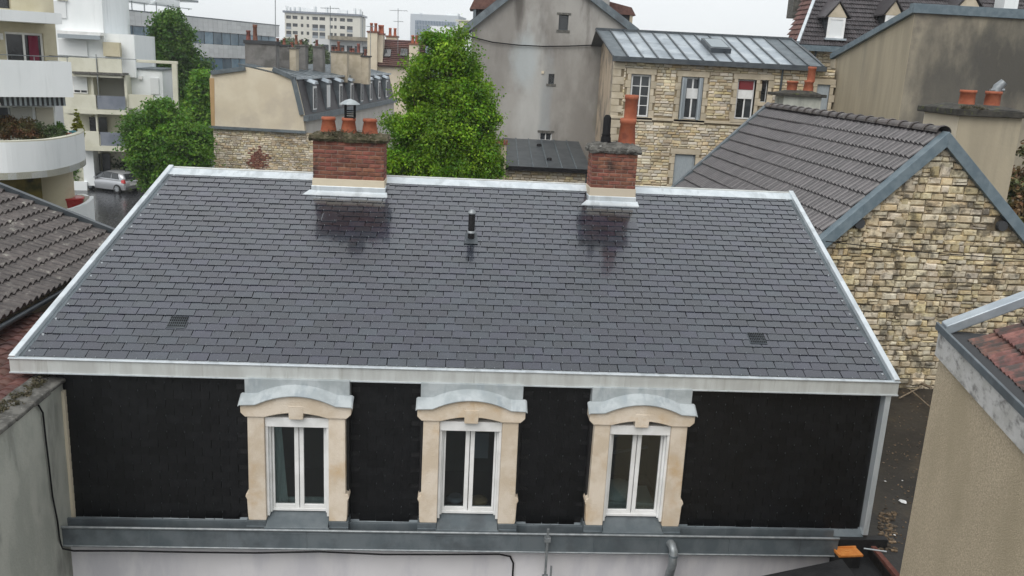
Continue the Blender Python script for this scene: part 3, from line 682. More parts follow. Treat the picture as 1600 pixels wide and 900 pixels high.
C1 = brick_chimney(c1, c1v, .62, zt1, zb1, MOSS, .16, .05); flash(C1, c1, c1v, .6, zb1+.01)
mb = MB(); g = leafcloud('moss_tuft', [((c1[0]+c1[1])/2, c1v+.15, zt1+.13, .70, .28, .05)], 2600, .018, MOSS, C1, 5, .07, 40); g['kind'] = 'stuff'
vm = c1v+.3; zc = zt1+.13
for px_ in (513.5, 545, 578): 
    q = A.hit(px_, 205, vm).x; pot(C1, q, vm, zc-.02, .165, .125, .34)
q = A.hit(547, 185, vm).x; mb = MB()
for (dx, dy) in ((-.09, -.09), (.09, -.09), (.09, .09), (-.09, .09)): mb.tube([(q+dx, vm+dy, zc+.3), (q+dx, vm+dy, zc+.60)], .014, 5)
mb.lathe([(.11, .30), (.11, .33)], (q, vm, zc), 14)
for k in range(4): mb.tube([(q+.09*math.cos(t*.785), vm+.09*math.sin(t*.785), zc+.34+.04*k) for t in range(9)], .005, 4)
mb.build('cowl_frame', BLACK, C1)
mb = MB(); mb.lathe([(.20, .585), (.195, .60), (.10, .66), (.015, .69)], (q, vm, zc), 16); mb.build('cowl_cap', ZINCH, C1)
zt2 = A.hit(957, 240, c2v).z; zb2 = A.hit(957, 295, c2v).z
C2 = brick_chimney(c2, c2v, .62, zt2, zb2, CONC, .20, .05); flash(C2, c2, c2v, .6, zb2+.01)
vm = c2v+.3; zc = zt2+.16
a = A.hit(981, 215, vm).x; zpt = A.hit(983, 148, vm).z; zmid = A.hit(981, 188, vm).z
pot(C2, a-.02, vm, zc-.05, .18, .15, zmid-zc+.09); pot(C2, a+.015, vm, zmid, .13, .128, zpt-zmid, name='tall_pot', rim=True)
a = A.hit(948, 200, vm-.05).x; zk = A.hit(948, 179, vm).z
mb = MB(); h = zk-zc+.06; mb.lathe([(.115, 0), (.10, h*.3), (.085, h*.36), (.095, h*.38), (.082, h*.42), (.078, h*.9), (.05, h*.98), (.03, h)], (a, vm-.05, zc-.06), 16); mb.build('black_flue', BLACK, C2)
# ------------------------------------------------ box gutter, downpipe
GV = -.32
gz1 = A.hit(700, 832, GV).z; gz0 = A.hit(700, 861, GV).z; gl = .48; gr = A.hit(1309, 855, GV).x
gut = [gl, 1.95, 3.45, 5.0, 5.2, 6.7, 8.1, 9.55, 11.05, 12.35, gr]
ob = [gl] + [A.hit(x, 845, GV).x for x in (232, 355, 478, 810, 928, 1028, 1140, 1250)] + [gr]
for k in range(len(ob)-1):
    mb = MB(); dz = .004*(k % 2); a, b = ob[k], ob[k+1]
    mb.box(a, b, GV-dz, GV+.02, gz0, gz1); mb.box(a, b, GV+.02, -.1, gz0-.002, gz0+.03); mb.box(a, b, -.12, -.081, gz0, gz1+.03)
    mb.box(a, a+.03, GV-dz-.006, GV-dz+.01, gz0, gz1); mb.build('gutter_length', ZINCO, house, bevel=.004)
mb = MB(); mb.tube([(gl, GV-.01, gz1), (gr, GV-.01, gz1)], .022, 8); mb.build('gutter_bead', STEEL, house)
mb = MB(); mb.tube([(gl, GV-.008, gz0+.005), (gr, GV-.008, gz0+.005)], .016, 8); mb.build('gutter_lower_bead', STEEL, house)
P = A.hit(1051, 856, GV-.09); mb = MB()
mb.tube([(P.x-.02, GV+.05, P.z+.02), (P.x-.02, GV-.10, P.z+.05), (P.x, GV-.17, P.z-.02), (P.x, GV-.17, P.z-.25), (P.x-.02, GV-.12, P.z-.5), (P.x-.02, -.2, P.z-.9), (P.x-.02, -.2, .2)], .07, 14); mb.build('downpipe', STEEL, house)
mb = MB(); mb.lathe([(.078, 0), (.078, .03)], (P.x, GV-.17, P.z-.10), 14); mb.build('pipe_joint', ZINCO, house)
# stay post beside the gutter
P = A.hit(855, 850, GV-.08); st = thing('stay_post', 'thin grey galvanised post clamped in front of the long gutter', 'post', loc=A.wor(P.x, GV-.08, 0), rz=A.yaw)
za = A.hit(855, 826, GV-.08).z
mb = MB(); mb.box(-.018, .018, -.018, .018, 1.2, za); mb.build('post', STEEL, st, bevel=.003)
mb = MB(); mb.box(-.05, .05, -.03, .07, gz1-.09, gz1-.02); mb.box(-.045, .045, -.03, .03, gz0-.44, gz0-.36); mb.box(.075, .105, -.02, .02, 1.2, gz0-.20); mb.build('clamp', STEEL, st, bevel=.003)
# ================================================================ black cable along wall and gutter
Wn = thing('rendered_party_wall', 'grey stained rendered wall with mossy coping and a black cable, lower left edge', 'wall', A)
uw = A.hit(100, 700, -.02).x
def wtop(v): return A.hitu(92, 598, uw).z if 0 else None
Pa = A.hitu(93, 600, uw); Pb = A.hitu(0, 676, uw)
sl_ = (Pb.z-Pa.z)/(Pb.y-Pa.y)
vA, vB = .15, -4.5
za_ = Pa.z+sl_*(vA-Pa.y); zb_ = Pa.z+sl_*(vB-Pa.y)
mb = MB(); mb.prism([(vA, 0), (vA, za_), (vB, zb_), (vB, 0)], 'x', uw-.35, uw); mb.build('wall', RENDW, Wn)
mb = MB(); mb.prism([(vA+.02, 0), (vA+.02, za_-.12), (vA-.12, za_-.14), (vA-.15, 0)], 'x', uw-.02, uw+.035); mb.build('wall_edge', RENDC, Wn, jit=.01)
mb = MB(); n = 9
for k in range(n):
    v0_ = vA+(vB-vA)*k/n; v1_ = vA+(vB-vA)*(k+1)/n+.01; z0_ = za_+(zb_-za_)*k/n; z1_ = za_+(zb_-za_)*(k+1)/n
    mb = MB(); e = R.uniform(-.01, .01); mb.hexa([(uw-.42, v1_, z1_-.0), (uw+.05, v1_, z1_-.0), (uw+.05, v0_, z0_), (uw-.42, v0_, z0_), (uw-.42, v1_, z1_+.10+e), (uw+.05, v1_, z1_+.07+e), (uw+.05, v0_, z0_+.07+e), (uw-.42, v0_, z0_+.10+e)]); mb.build('coping_stone', CONC, Wn, bevel=.02, jit=.008)
g = leafcloud('moss', [(uw-.25, vA+(vB-vA)*t/12, za_+(zb_-za_)*t/12+.10, .13, .22, .02) for t in range(12)], 5000, .018, MOSS, Wn, 8, .05, 40); g['kind'] = 'stuff'
cb = MB(); pts = []
for (x, y) in ((60, 633), (67, 645), (72, 690), (77, 730), (82, 775), (90, 815), (93, 840)): q = A.hitu(x, y, uw+.03); pts.append(q)
pts.append(A.hit(97, 857, GV-.03))
for x, y in ((115, 861), (200, 861), (300, 863), (400, 864), (500, 862), (600, 866), (700, 866), (780, 866), (797, 869), (802, 880), (801, 900), (800, 940)): pts.append(A.hit(x, y+R.uniform(-.6, .6), GV-.03 if x < 795 else -.11))
cw = [A.wor(*p) for p in pts]; cm = MB(); cm.tube(cw, .014, 6); tag(cm.build('black_cable', BLACK), 'black cable running down the grey wall and along under the zinc gutter', 'cable')
# ================================================================ red tiled roof behind that wall (left edge)
RT = thing('red_tiled_outbuilding', 'low outbuilding with worn red clay tiles at the left edge, behind the mossy coping', 'outbuilding', A)
wv = []
vfar = A.hitu(62, 500, uw-.6).y
zf = A.hit(62, 497, 2.8).z
v0_, v1_ = -4.3, 2.8; s_ = (zf-(Pa.z+.02))/(2.8-0.); z00 = Pa.z+.02+s_*v0_ if 0 else None
def redz(v): return (za_+.02) + (v-vA)*((zf-za_-.02)/(2.8-vA)) if v > vA else (za_+.02)+(v-vA)*sl_
Lr = math.hypot(2.8-vA, zf-za_-.02); upv = Vector((0, (2.8-vA)/Lr, (zf-za_-.02)/Lr)); nv = Vector((0, -upv.z, upv.y))
mb = MB(); mb.hexa([(uw-9, vA, za_-.3), (uw-.3, vA, za_-.3), (uw-.3, 2.8, za_-.3), (uw-9, 2.8, za_-.3), (uw-9, vA, za_-.03), (uw-.3, vA, za_-.03), (uw-.3, 2.8, zf-.03), (uw-9, 2.8, zf-.03)]); mb.box(uw-9, uw-.36, -4.4, 2.8, 0, zb_-.3)
rb = mb.build('building_body', RENDW, RT)
tv = [wave_piece(.22, .30, 1, .035, .022, 5)]
pl = []
for r_ in range(int(Lr/.2)+1):
    for c in range(26):
        pl.append(mtx(Vector((uw-.42-.22*(c+1)+R.uniform(-.004, .004), vA, za_+.02))+upv*(r_*.2+R.uniform(-.008, .008))+nv*.03, (1, 0, 0), (upv-nv*.10), nv))
up2 = Vector((0, 1, sl_)).normalized(); nv2 = Vector((0, -up2.z, up2.y))
for r_ in range(21):
    for c in range(10):
        pl.append(mtx(Vector((uw-.42-.22*(c+1)+R.uniform(-.004, .004), vA, za_+.02))-up2*((r_+1)*.2+R.uniform(-.008, .008))+nv2*.03, (1, 0, 0), (up2-nv2*.10), nv2))
mb = MB(); mb.hexa([(uw-9, vB, zb_-.3), (uw-.3, vB, zb_-.3), (uw-.3, vA, zb_-.3), (uw-9, vA, zb_-.3), (uw-9, vB, zb_), (uw-.3, vB, zb_), (uw-.3, vA, za_), (uw-9, vA, za_)]); mb.build('roof_deck', RENDW, RT)
rrf = MB().box(uw-9, uw-.5, 2.78, 2.9, zf-.1, zf+.05).build('top_flashing', ZINCO, RT)
lay('roof_tile', tv, pl, RT, A, TILER)
# ================================================================ lichen-grey tiled house (left)
G = thing('grey_tiled_house', 'house with a lichen-spotted grey-brown tiled roof at the left edge', 'house', A)
ue = -1.0; zeave = (A.hitu(0, 505, ue).z+A.hitu(105, 445, ue).z)/2
def vtest(v):
    p, q = A.hit(0, 300, v), A.hit(170, 368, v); return q.z-(p.z-q.z)/(q.x-p.x)*(ue-q.x)-zeave
vE = min([3+.05*k for k in range(200)], key=lambda v: abs(vtest(v)))
Pv, E1 = A.hit(0, 300, vE), A.hit(170, 368, vE); slz = (Pv.z-E1.z)/(E1.x-Pv.x)
E1 = Vector((ue, vE, zeave))
sa = math.atan(slz); ul = Vector((-math.cos(sa), 0, math.sin(sa))); nl = Vector((math.sin(sa), 0, math.cos(sa))); LL = 8.0
v0_ = -.5
zl = lambda u: E1.z + (ue-u)*slz
mb = MB(); top = ue-LL*math.cos(sa)
mb.hexa([(top, v0_, 0), (ue-.35, v0_, 0), (ue-.35, vE-.1, 0), (top, vE-.1, 0), (top, v0_, E1.z+LL*math.sin(sa)-.08), (ue-.35, v0_, E1.z+.35*slz-.1), (ue-.35, vE-.1, E1.z+.35*slz-.1), (top, vE-.1, E1.z+LL*math.sin(sa)-.08)]); gb = mb.build('walls', RENDB, G)
tv = [wave_piece(.46, .42, 2, .085, .04, 8)]
pl = []
for r_ in range(int(LL/.34)):
    v = v0_
    while v < vE-.05:
        o_ = Vector((ue, v, E1.z))+ul*(r_*.34+R.uniform(-.004, .004))+nl*(.03); pl.append(mtx(o_+Vector((0, 0, 0)), (0, 1, 0), ul-nl*.09, nl)); v += .46
lay('roof_tile', tv, pl, G, A, TILEG)
mb = MB(); a0 = Vector((ue+.05, vE+.03, E1.z-.02)); b0 = a0+ul*LL; mb.beam(a0+nl*.19, b0+nl*.19, .14, .26, nl); mb.build('verge', ZINCD, G)
mb = MB(); mb.tube([(ue+.02, v0_, E1.z-.06), (ue+.02, vE, E1.z-.06)], .05, 8); mb.build('gutter', ZINCD, G)
# ================================================================ stone-gabled tiled house (right)
ap = at(1480, 214, 20.0); T = Fr(ap, 4.5); zA = ap.z
TH = thing('stone_gabled_house', 'house with a rubble stone gable and brown tiled roof trimmed in blue-grey zinc', 'house', T)
l0 = T.hit(1285, 378); r0_ = T.hit(1600, 362)
sL = (zA-l0.z)/(-l0.x); sR = (zA-r0_.z)/r0_.x
f1 = T.hit(1200, 168, 9); 
# ridge length: where the ridge meets px 1200
best = min(range(60, 160), key=lambda k: abs(T.hit(1200, 168, k/10).x)); LT = best/10
HL = 5.2; HR = 3.4
mb = MB(); mb.prism([(-HL, 0), (-HL, zA-.1-HL*sL), (0, zA-.1), (HR, zA-.1-HR*sR), (HR, 0)], 'y', .10, LT); gw = mb.build('gable_wall', MORTAR, TH)
def sp(wz):
    if wz > zA-.15: return []
    a = -min(HL, (zA-.15-wz)/sL); b = min(HR, (zA-.15-wz)/sR); o = [(a, b)]
    return o
rr = random.Random(3); pl = []
zst = 3.6
for (b0_, b1_, hm, hx, wm, wx) in ((zst, 7.6, .10, .18, .11, .38), (7.6, zA-.35, .12, .21, .13, .42)):
    pl += courses(b0_, b1_, hm, hx, wm, wx, sp, .10, .05, .013, rr, .16)
holes = [T.hit(1343, 349), T.hit(1566, 353)]
pl = [M for M in pl if not any(abs(M.translation.x+M.col[0].x/2-h_.x) < .2 and abs(M.translation.z+.07-h_.z) < .12 for h_ in holes)]
lay('stone', STONEV, pl, gw, T, RUBBLE)
for h_ in holes:
    mb = MB(); mb.tube([(h_.x, .08, h_.z), (h_.x, -.04, h_.z)], .12, 12); mb.build('purlin_end', DARKR, gw)
mb = MB()
for sg, sl2, e in ((-1, sL, HL), (1, sR, HR)):
    n = 3
    for k in range(n):
        a, b = e*k/n, e*(k+1)/n
        P = [(sg*a, -.07, zA-a*sl2-.22), (sg*b, -.07, zA-b*sl2-.22), (sg*b, .22, zA-b*sl2-.22), (sg*a, .22, zA-a*sl2-.22)]
        P2 = [(p[0], p[1]-.0, p[2]+.34) for p in P]
        mb = MB(); mb.hexa(P+P2, .3+.1*k); mb.build('zinc_verge', ZINCB, TH, bevel=.006)
# far verge
for sg, sl2, e in ((-1, sL, HL),):
    P = [(0, LT-.1, zA-.1), (sg*e, LT-.1, zA-e*sl2-.1), (sg*e, LT+.12, zA-e*sl2-.1), (0, LT+.12, zA-.1)]; mb = MB(); mb.hexa(P+[(p[0], p[1], p[2]+.34) for p in P]); mb.build('far_verge', ZINCO, TH)
for sg, sl2, e in ((-1, sL, HL), (1, sR, HR)):
    a_ = math.atan(sl2); up_ = Vector((-sg*math.cos(a_), 0, math.sin(a_))); n_ = Vector((sg*math.sin(a_), 0, math.cos(a_))); Ls = e/math.cos(a_)
    mb = MB(); q0 = Vector((sg*e, .2, zA-e*sl2+.0)); q1 = Vector((0, .2, zA)); D = Vector((0, LT-.25, 0))
    P = [q0-n_*.08, q1-n_*.08, q1+D-n_*.08, q0+D-n_*.08]; mb.hexa(P+[p+n_*.09 for p in P]); rs = mb.build('roof_slope', TILED, TH)
    ex = .42; pl = []; rows = int(Ls/ex)
    off = Ls-rows*ex-.02
    for r_ in range(rows):
        v = .22
        while v < LT-.15:
            o_ = q0+Vector((0, v-.2, 0))+up_*(off+r_*ex+R.uniform(-.004, .004))+n_*.05
            if sg < 0: pl.append(mtx(o_+Vector((0, .42, 0)), (0, -1, 0), up_-n_*.09, n_))
            else: pl.append(mtx(o_, (0, 1, 0), up_-n_*.09, n_))
            v += .425
    lay('roof_tile', [wave_piece(.425, ex+.07, 2, .085, .05, 8)], pl, rs, T, TILEB, cap=300 if sg < 0 else 0)
n = 19
for k in range(n):
    v = .15+k*(LT-.2)/n; L_ = (LT-.2)/n; V = []; m_ = 8
    for (vv, q) in ((v, .15), (v+.06, .165), (v+.09, .14), (v+L_+.03, .13)):
        for t in range(m_+1): a_ = math.pi*t/m_; V.append((math.cos(a_)*q*1.15, vv, zA+.085+math.sin(a_)*q))
    F = [(i*(m_+1)+t, i*(m_+1)+t+1, (i+1)*(m_+1)+t+1, (i+1)*(m_+1)+t) for i in range(3) for t in range(m_)]
    mb = MB(); mb.add(V, F); mb.build('ridge_tile', TILEG, TH)
mb = MB(); mb.tube([T.wor(*T.hit(1290, 377, -.3)), T.wor(*T.hit(1440, 394, -.3)), T.wor(*T.hit(1620, 407, -.3)), T.wor(*T.hit(1750, 410, -.3))], .012, 5); tag(mb.build('overhead_cable', BLACK), 'thin black cable strung across the rubble stone gable', 'cable')
# chimney of that house, behind the right slope
K = Fr(at(1490, 230, 23.0), 4.5); KT = thing('rendered_chimney', 'broad beige rendered chimney with a mossy slab and two terracotta pots behind the stone gable', 'chimney', K)
k0 = K.hit(1490, 230).x; k1 = K.hit(1588, 230).x; zk1 = K.hit(1540, 182).z
mb = MB(); mb.box(k0, k1, 0, 1.7, 5, zk1); mb.build('stack', RENDC, KT)
mb = MB(); mb.box(k0+.004, k1+.006, -.012, 1.2, 5, zk1-.002); mb.build('front_render', RENDS, KT, jit=.003)
mb = MB(); mb.box(k0-.16, k1+.16, -.16, 1.85, zk1, zk1+.16); mb.build('slab', CONCM, KT, bevel=.02, jit=.01)
mb = MB(); mb.hexa([(k0-.05, -.05, zk1+.16), (k1+.05, -.05, zk1+.16), (k1+.05, 1.7, zk1+.16), (k0-.05, 1.7, zk1+.16), (k0+.3, .4, zk1+.28), (k1-.3, .4, zk1+.28), (k1-.3, 1.3, zk1+.28), (k0+.3, 1.3, zk1+.28)]); mb.build('flaunching', CONCM, KT, jit=.02)
for px_ in (1512, 1552): pot(KT, K.hit(px_, 150, .8).x, .8, zk1+.22, .20, .19, .42)
q = K.hit(1557, 140, .8).x; mb = MB(); mb.tube([(q-.02, .8, zk1+.6), (q+.03, .8, zk1+.75), (q+.14, .75, zk1+.9)], [.12, .13, .10], 10); mb.tube([(q-.2, .75, zk1+.66), (q+.18, .75, zk1+.68)], .05, 6); mb.build('rotating_cowl', STEEL, KT)
g = leafcloud('moss', [(k0+.3, 0, zk1+.2, .4, .25, .03)], 900, .018, MOSS, KT, 4, .06, 40); g['kind'] = 'stuff'
# ================================================================ pebbledashed building (right foreground)
Pc = at(1476, 512, 10.2); Q = Fr(Pc, -10.5+90-90)
Qy = rad(-10.5)
QB = thing('pebbledashed_building', 'beige pebbledashed building with a stained white fascia and red tiles in the right foreground', 'building', Q)
# its left wall lies in the plane u=0 of frame Q and comes towards the viewer (v negative)
c0 = Q.hitu(1476, 512, 0); b1 = Q.hitu(1600, 632, 0)
zt = c0.z; sw = (b1.z-c0.z)/(b1.y-c0.y)
Vn = -6.0
mb = MB(); mb.prism([(0, 0), (0, zt-.36), (Vn, zt-.36+sw*Vn), (Vn, 0)], 'x', 0, 6); mb.build('wall', RENDB, QB)
mb = MB(); mb.prism([(.03, zt-.36), (.03, zt-.03), (Vn, zt-.03+sw*Vn), (Vn, zt-.36+sw*Vn)], 'x', -.05, .012)
FASC = mat('peeling_white_fascia', (.46, .45, .42), (.56, .55, .53), 3, rough=.9, c3=(.2, .19, .18), scale3=5.5, lo3=.46, hi3=.72, st3=(1, 1, 2), bump=.3, bscale=30)
mb.build('fascia_band', FASC, QB)
mb = MB()
mb.prism([(.10, zt-.05), (.10, zt+.04), (Vn, zt+.04+sw*Vn), (Vn, zt-.05+sw*Vn)], 'x', -.08, -.045); mb.build('gutter_edge', ZINCO, QB, bevel=.008)
mb = MB(); mb.prism([(.10, zt-.10), (.10, zt-.06), (Vn, zt-.06+sw*Vn), (Vn, zt-.10+sw*Vn)], 'x', -.04, .7); mb.build('gutter_bed', DARKR, QB)
# back verge: zinc capped parapet rising to the right
e0 = Q.hit(1480, 495, .05); e1 = Q.hit(1600, 450, .05); sv = (e1.z-e0.z)/(e1.x-e0.x)
P = [(.0, -.05, zt-.1), (5, -.05, zt-.1+5*sv), (5, .16, zt-.1+5*sv), (0, .16, zt-.1)]
mb = MB(); mb.hexa(P+[(p[0], p[1], p[2]+.14) for p in P]); mb.build('zinc_parapet', ZINCR, QB, bevel=.015)
ar = math.atan(sv); upq = Vector((math.cos(ar), 0, math.sin(ar))); nq = Vector((-math.sin(ar), 0, math.cos(ar)))
mb = MB(); P = [Vector((.2, -.1, zt-.17)), Vector((.2, Vn, zt-.17+sw*Vn)), Vector((5, Vn, zt-.17+sw*Vn+5*sv)), Vector((5, -.1, zt-.17+5*sv))]; mb.hexa([p-Vector((0, 0, .1)) for p in P]+P); mb.build('roof_slope', TILED, QB)
pl = []
for r_ in range(10):
    v = -.25
    while v > -3.2:
        pl.append(mtx(Vector((.24, v-.215, zt-.13+sw*v))+upq*(r_*.30+R.uniform(-.01, .01))+nq*(.04+R.uniform(0, .01)), (0, 1, sw), upq-nq*.13, nq)); v -= .22
lay('roof_tile', [wave_piece(.21, .36, 2, .035, .025, 8)], pl, QB, Q, TILEM)
mb = MB(); mb.box(.75, 1.5, -.7, -.55, zt+.12, zt+.2); mb.build('roof_strip', ZINCO, QB)
# ================================================================ bottom right corner: low felt roof, orange tile, scrap
Bn = thing('felt_roofed_lean_to', 'low lean-to with black roofing felt at the bottom right below the slate house', 'lean-to', A)
q = A.hit(1320, 870, -.5); qx = q.x
mb = MB(); z9 = 3.30
mb.box(gr+.0, WL+.05, -1.3, -.10, z9-.5, z9); mb.box(gr+.02, WL+.3, -.09, .05, 3.2, 3.62)
a_ = A.hit(1185, 901, -.9); b_ = A.hit(1306, 873, -.9)
mb.prism([(a_.x-2, 1.2), (b_.x+.1, 1.2), (b_.x+.1, b_.z), (a_.x-2, a_.z-.5)], 'y', -1.5, -.9); mb.build('felt_roof', BITU, Bn, bevel=.01)
mb = MB();  mb.beam((gr+.02, -1.3, z9+.06), (gr+.02, -.1, z9+.06), .08, .06); mb.build('kerb', DARKR, Bn, bevel=.008)
o_ = A.hit(1327, 843, -.35); ot = thing('orange_roof_tile', 'single orange clay tile lying on the end of the gutter at bottom right', 'tile', loc=A.wor(o_.x, -.35, z9+.22), rz=A.yaw+.08)
mb = MB(); mb.box(-.21, .21, -.13, .13, 0, .035); mb.box(-.21, .21, .10, .13, .035, .05); mb.box(-.21, -.185, -.13, .13, .035, .05); mb.box(-.05, .02, -.02, .03, .035, .045); mb.build('tile_body', ORANGE, ot, bevel=.006, jit=.003)
mb = MB(); mb.box(-.19, .19, -.1, .1, -.24, 0); mb.build('packing_block', BITU, ot)
p0 = A.hit(1350, 857, -.7); p1 = A.hit(1385, 862, -.7); mb = MB(); mb.tube([A.wor(*p0), A.wor(*p1)], .012, 6); tag(mb.build('metal_rod', ZINCN), 'short bright metal rod lying on the black felt roof', 'rod')
# ================================================================ helpers for buildings further off
def fbox(mb, fr, x0, y0, x1, y1, v, d, r=None):
    a, b, c, e = fr.rect(x0, y0, x1, y1, v); mb.box(a, b, v, v+d, c, e, r); return a, b, c, e
def part(name, material, parent, fr, x0, y0, x1, y1, v, d, bevel=0):
    mb = MB(); fbox(mb, fr, x0, y0, x1, y1, v, d); return mb.build(name, material, parent, bevel=bevel)
def window(parent, u0, u1, w0, w1, v, cols=2, rows=1, fm=PVC, t=.06, pm=WIN, bar=None, name='window'):
    bar = bar or t; mb = MB(); d = .06
    mb.box(u0, u0+t, v, v+d, w0, w1); mb.box(u1-t, u1, v, v+d, w0, w1); mb.box(u0+t, u1-t, v, v+d, w0, w0+t); mb.box(u0+t, u1-t, v, v+d, w1-t, w1)
    W = (u1-u0-2*t); H = (w1-w0-2*t)
    for c in range(1, cols): x = u0+t+W*c/cols; mb.box(x-bar/2, x+bar/2, v-.008, v+d, w0+t, w1-t)
    for r_ in range(1, rows): z = w0+t+H*r_/rows; mb.box(u0+t, u1-t, v-.004, v+d, z-bar*.3, z+bar*.3)
    f = mb.build(name, fm, parent)
    for c in range(cols):
        mb = MB(); mb.box(u0+t+W*c/cols, u0+t+W*(c+1)/cols, v+.03, v+.04, w0+t, w1-t); mb.build('pane', pm, f)
    return f
def simplepots(parent, pts, z, h=.5, r_=.15, m=TERRA):
    for (u, v, hh) in pts:
        mb = MB(); hh = hh or h; mb.lathe([(r_*1.15, 0), (r_, hh*.2), (r_*.85, hh*.8), (r_*1.05, hh*.83), (r_*1.05, hh), (r_*.7, hh)], (u, v, z), 10); mb.build('chimney_pot', m, parent)
# ================================================================ stone building with the seamed zinc roof
S = Fr(at(958, 150, 40), 0)
SB = thing('rubble_stone_building', 'honey coloured rubble stone building under a pale seamed zinc roof with one skylight', 'building', S)
ze = S.hit(1100, 96).z; uR = S.hit(1300, 150).x; zc_ = S.hit(1060, 190).z; vR = 4.6
zr = S.hit(1080, 54, vR).z; u1r = S.hit(1237, 61, vR).x; u0r = S.hit(931, 46, vR).x
wins = [S.rect(984, 116, 1015, 183), S.rect(1062, 120, 1097, 187), S.rect(1150, 124, 1179, 187), S.rect(1189, 125, 1199, 160), S.rect(1052, 241, 1084, 300), S.rect(1274, 132, 1294, 182)]
mb = MB(); holed(mb, 0, uR, 0, ze-.05, 0, .45, wins); mb.box(.02, uR, 1.0, 9, 0, ze-.1); mb.box(0, .4, .45, 9, 0, ze-.1)
mb.add([(0, 0, ze-.1), (0, 9.2, ze-.1), (0, vR, zr-.1)], [(0, 1, 2)]); sw_ = mb.build('wall', MORTAR2, SB)
mb = MB(); mb.prism([(.0, 0), (.0, ze-.12), (vR, zr-.14), (10, zr-.14), (10, 0)], 'x', -.06, .02); mb.build('side_wall', mat('patched_beige_render', (.46, .36, .26), (.55, .44, .32), 1.0, (1, 1, .4), rough=.95, bump=.4, bscale=8, c3=(.25, .21, .17), scale3=.9, lo3=.46, hi3=.62), SB)
quo = [(0, .42)]
def spS(wz):
    o = [(.40, uR)]
    for i, h in enumerate(wins):
        if h[2]-.22 < wz < h[3]+.25: o = cut(o, h[0]-.25, h[1]+.25)
    if zc_-.02 < wz < zc_+.2: return []
    return o
rr = random.Random(12)
pl = courses(5.6, ze-.1, .09, .17, .14, .46, spS, 0, .035, .014, rr)
lay('stone', STONEV, pl, sw_, S, RUBBLE2, cap=0)
mb = MB(); mb.box(-.03, uR, -.09, 0, zc_, zc_+.12); mb.build('string_course', STONE2, SB, bevel=.015)
z = 5.6; k = 0
while z < ze-.3:
    h = rr.uniform(.26, .36); wd = .28+.16*(k % 2); mb = MB(); mb.box(-.075, wd, -.05, .3+.2*((k+1) % 2), z+.008, min(z+h, ze-.1)-.008); mb.build('quoin', STONE2, SB, bevel=.012); z += h; k += 1
for i, (a, b, c, d) in enumerate(wins):
    for nm, q in (('lintel', (a-.22, b+.22, d, d+.24)), ('sill', (a-.2, b+.2, c-.16, c))):
        if i == 5 and nm == 'sill': continue
        mb = MB(); mb.box(q[0] if i != 3 else a-.1, q[1], (-.05 if i != 3 else -.058) if nm == 'lintel' else (-.09 if i != 3 else -.10), .2, q[2], q[3]); mb.build(nm, STONE2, SB, bevel=.01)
    for sg, x in ((-1, a), (1, b)):
        if i == 3 and sg < 0: continue
        z = c; k = 0
        while z < d-.05:
            h = min(.32, d-z); wd = .16 if k % 2 else .25; x0, x1 = sorted((x, x+sg*wd)); mb = MB(); mb.box(x0, x1, -.045, .22, z+.006, z+h-.006); mb.build('jamb_stone', STONE2, SB, bevel=.01); z += h; k += 1
a, b, c, d = wins[0]; window(SB, a+.03, b-.0, c+.02, d-.02, .12, 2, 4, t=.07, bar=.05)
a, b, c, d = wins[1]; window(SB, a+.2, b-.08, c+.02, d-.02, .16, 2, 1, t=.07)
SHG = mat('grey_blue_shutter', (.30, .34, .37), (.36, .4, .42), 4, (9, 9, 1), rough=.7)
mb = MB(); mb.hexa([(a-.02, -.5, c), (a+.03, -.5, c), (a+.08, .05, c), (a+.03, .05, c), (a-.02, -.5, d-.04), (a+.03, -.5, d-.04), (a+.08, .05, d-.04), (a+.03, .05, d-.04)]); mb.box(a+.03, a+.26, .02, .05, c, d-.03); mb.build('shutter', SHG, SB)
mb = MB(); mb.box(b-.2, b-.12, -.12, .1, c, d-.03); mb.box(b-.11, b-.02, .0, .05, c, d-.03); mb.build('shutter', SHG, SB)
a, b, c, d = wins[1]; mb = MB(); mb.box(a+.3, b-.16, .13, .15, d-.95, d-.5); mb.build('blind', PVC, SB)
a, b, c, d = wins[2]; w2 = window(SB, a+.03, b-.03, c+.02, d-.02, .16, 2, 1, t=.06); mb = MB(); mb.box(a+.1, b-.1, .10, .15, d-.45, d-.06); mb.build('red_awning', mat('maroon_cloth', (.20, .03, .035), rough=.9), SB)
mb = MB(); mb.box(a+.09, b-.09, .12, .15, d-.85, d-.45); mb.build('blind', PVC, SB)
a, b, c, d = wins[3]; window(SB, a, b, c, d, .16, 1, 1, t=.03)
a, b, c, d = wins[4]; mb = MB(); mb.box(a+.02, b-.10, .06, .1, c, d-.02); mb.box(b-.1, b, .1, .12, c, d); mb.build('shutter', SHG, SB)
a, b, c, d = wins[5]; mb = MB(); mb.box(a, b, .06, .1, c, d); mb.build('door', SHG, SB)
